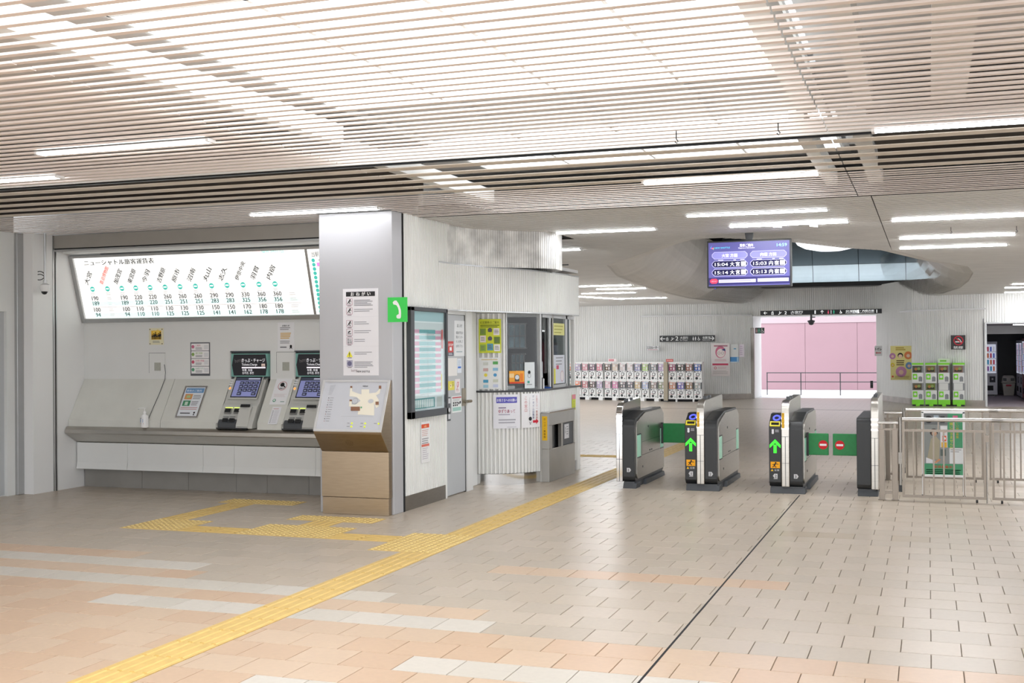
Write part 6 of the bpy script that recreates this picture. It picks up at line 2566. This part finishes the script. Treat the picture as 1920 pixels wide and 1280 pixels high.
# ================================================================== VENDING BAY
def vending(name, label, x0, x1, y0, y1, h, shell, rows_, facing='y', foot=None):
    t = thing(name, label, 'vending machine', ((x0 + x1) / 2, (y0 + y1) / 2, 0), 'vending machines')
    ms = mat('vending_' + shell, shell, .35)
    G().box(x0, x1, y0, y1, .04, h, ms).build('cabinet', t, bevel=.01)
    G().box(x0 + .03, x1 - .03, y0 + .05, y1 - .03, 0, .04, M_BLACK).build('feet', t)
    if facing == 'y':
        f = Face((x0, y0, 0), (1, 0, 0), (0, 0, 1))
        w = x1 - x0
    else:
        f = Face((x0, y1, 0), (0, -1, 0), (0, 0, 1))
        w = y1 - y0
    f.rect(w * .06, h * .42, w * .94, h * .95, ink('dfe4f4', .5), 1)
    for r in range(rows_):
        v = h * (.46 + .48 * r / rows_)
        for c_ in range(6):
            col = ('c0506a', '6a7ac8', 'e0e0e8', '8a5aa0', '4a9ac0', 'd07a5a')[(c_ + r) % 6]
            f.rect(w * (.09 + .14 * c_), v, w * (.18 + .14 * c_), v + h * .085, ink(col, .3), 2)
        f.rect(w * .06, v - h * .012, w * .94, v - h * .006, ink('5a5a6a'), 3)
    f.rect(w * .2, h * .10, w * .8, h * .19, K, 2)
    f.rect(w * .62, h * .25, w * .9, h * .36, ink('44464c'), 2)
    f.disc(w * .76, h * .31, w * .05, ink('c9c9cc'), 3, 8)
    f.build('front_print', t)
    return t


vending('vending_machine', 'white vending machine with pink product cards at the bay opening', 1.45, 2.06, 40.2, 41.0, 1.72, 'dcdce2', 4)
vending('vending_machine', 'white drink vending machine on the far side of the trash bin', 2.62, 3.3, 39.2, 40.3, 1.75, 'd6d8e0', 5, 'x')
vending('vending_machine', 'pale drink vending machine before the red one', 2.62, 3.3, 38.0, 39.1, 1.75, 'd2d4dc', 5, 'x')
vending('vending_machine', 'red drink vending machine at the picture edge', 2.62, 3.3, 36.2, 37.9, 1.80, 'b02a42', 5, 'x')
t = thing('bottle', 'pale bottle standing on the red vending machine', 'bottle', (2.75, 37.4, 1.8))
G().lathe([(.07, 0), (.08, .02), (.08, .12), (.03, .2), (.03, .24)], (2.75, 37.4, 1.8), mat('pink_bottle', 'd8c4cc', .3), 12).build('bottle_body', t, smooth=40)
G().lathe([(.034, .24), (.034, .28)], (2.75, 37.4, 1.8), M_WHITE, 10).build('cap', t)
t = thing('trash_bin', 'beige plastic trash bin with two dark openings in the vending bay', 'trash bin', (2.38, 40.6, 0))
cx, cy = 2.40, 40.6
g = G()


def taper(g, w0, d0, z0, w1, d1, z1, mt):
    vs = [(cx + sx * w / 2, cy + sy * d / 2, z) for z, w, d in ((z0, w0, d0), (z1, w1, d1)) for sy in (-1, 1) for sx in (-1, 1)]
    g.mesh(vs, [(0, 2, 3, 1), (4, 5, 7, 6), (0, 1, 5, 4), (2, 6, 7, 3), (0, 4, 6, 2), (1, 3, 7, 5)], mt)


M_BIN = mat('bin_beige', 'c9c4b8', .5)
taper(g, .30, .30, 0, .38, .36, .40, M_BIN)
g.build('bin_body', t, bevel=.02)
g = G()
taper(g, .42, .40, .40, .42, .40, .44, M_BIN)
taper(g, .40, .38, .44, .36, .30, .60, M_BIN)
taper(g, .36, .30, .60, .28, .22, .64, M_BIN)
g.build('lid', t, bevel=.02)
for s in (-1, 1):
    G().box(cx + s * .11 - .05, cx + s * .11 + .05, cy - .195, cy - .15, .47, .56, M_BLACK).build('opening', t)
f = Face((cx - .1, cy - .19, .30), (1, 0, 0), (0, 0, 1))
f.rect(.02, 0, .18, .05, ink('c0404e'), 1)
f.build('bin_label', t)
t = thing('floor_box', 'tiny dark box lying on the vending bay floor', 'box', (1.95, 35.5, 0))
c = at(1867, 743, 2, 0)
G().box(c.x - .03, c.x + .03, c.y - .03, c.y + .03, .001, .05, M_BLACK).build('body', t)
G().box(c.x - .032, c.x + .032, c.y - .032, c.y + .032, .05, .056, M_DARK).build('lid', t)

t = thing('ceiling_bracket', 'two small white brackets joined by a thin rod on the ceiling above the screen', 'bracket', (-1.3, 14.0, 2.9))
ca, cb = at(1457, 425, 2, 2.93), at(1525, 424, 2, 2.93)
for c in (ca, cb):
    G().prism([(c.x - .035, c.y - .06), (c.x + .0, c.y - .06), (c.x + .045, c.y + .06), (c.x + .01, c.y + .06)], 'z', 2.92, 2.949, M_WHITE).build('bracket', t)
G().tube([(ca.x, ca.y - .04, 2.942), (cb.x, cb.y - .04, 2.942)], .005, M_BLACK, 6).build('rod', t)
# small hooks left hanging from the ceiling
for px, py, lab in ((1268, 262, 'thin wire hook hanging at the dark ceiling slot, nearer the pillar'), (1459, 246, 'thin wire hook hanging at the dark ceiling slot, nearer the beam'),
                    (1783, 434, 'thin wire hook below the second barrier strip light'), (1906, 432, 'short dark hook at the picture edge below the ceiling')):
    c = at(px, py, 2, 2.90)
    t = thing('ceiling_hook', lab, 'hook', (c.x, c.y, 2.88), 'ceiling hooks')
    G().tube([(c.x, c.y, 2.96), (c.x, c.y, 2.905), (c.x + .012, c.y, 2.89), (c.x + .004, c.y, 2.878), (c.x - .008, c.y, 2.888)], .004, M_BLACK, 6).build('wire', t)
bpy.context.view_layer.update()
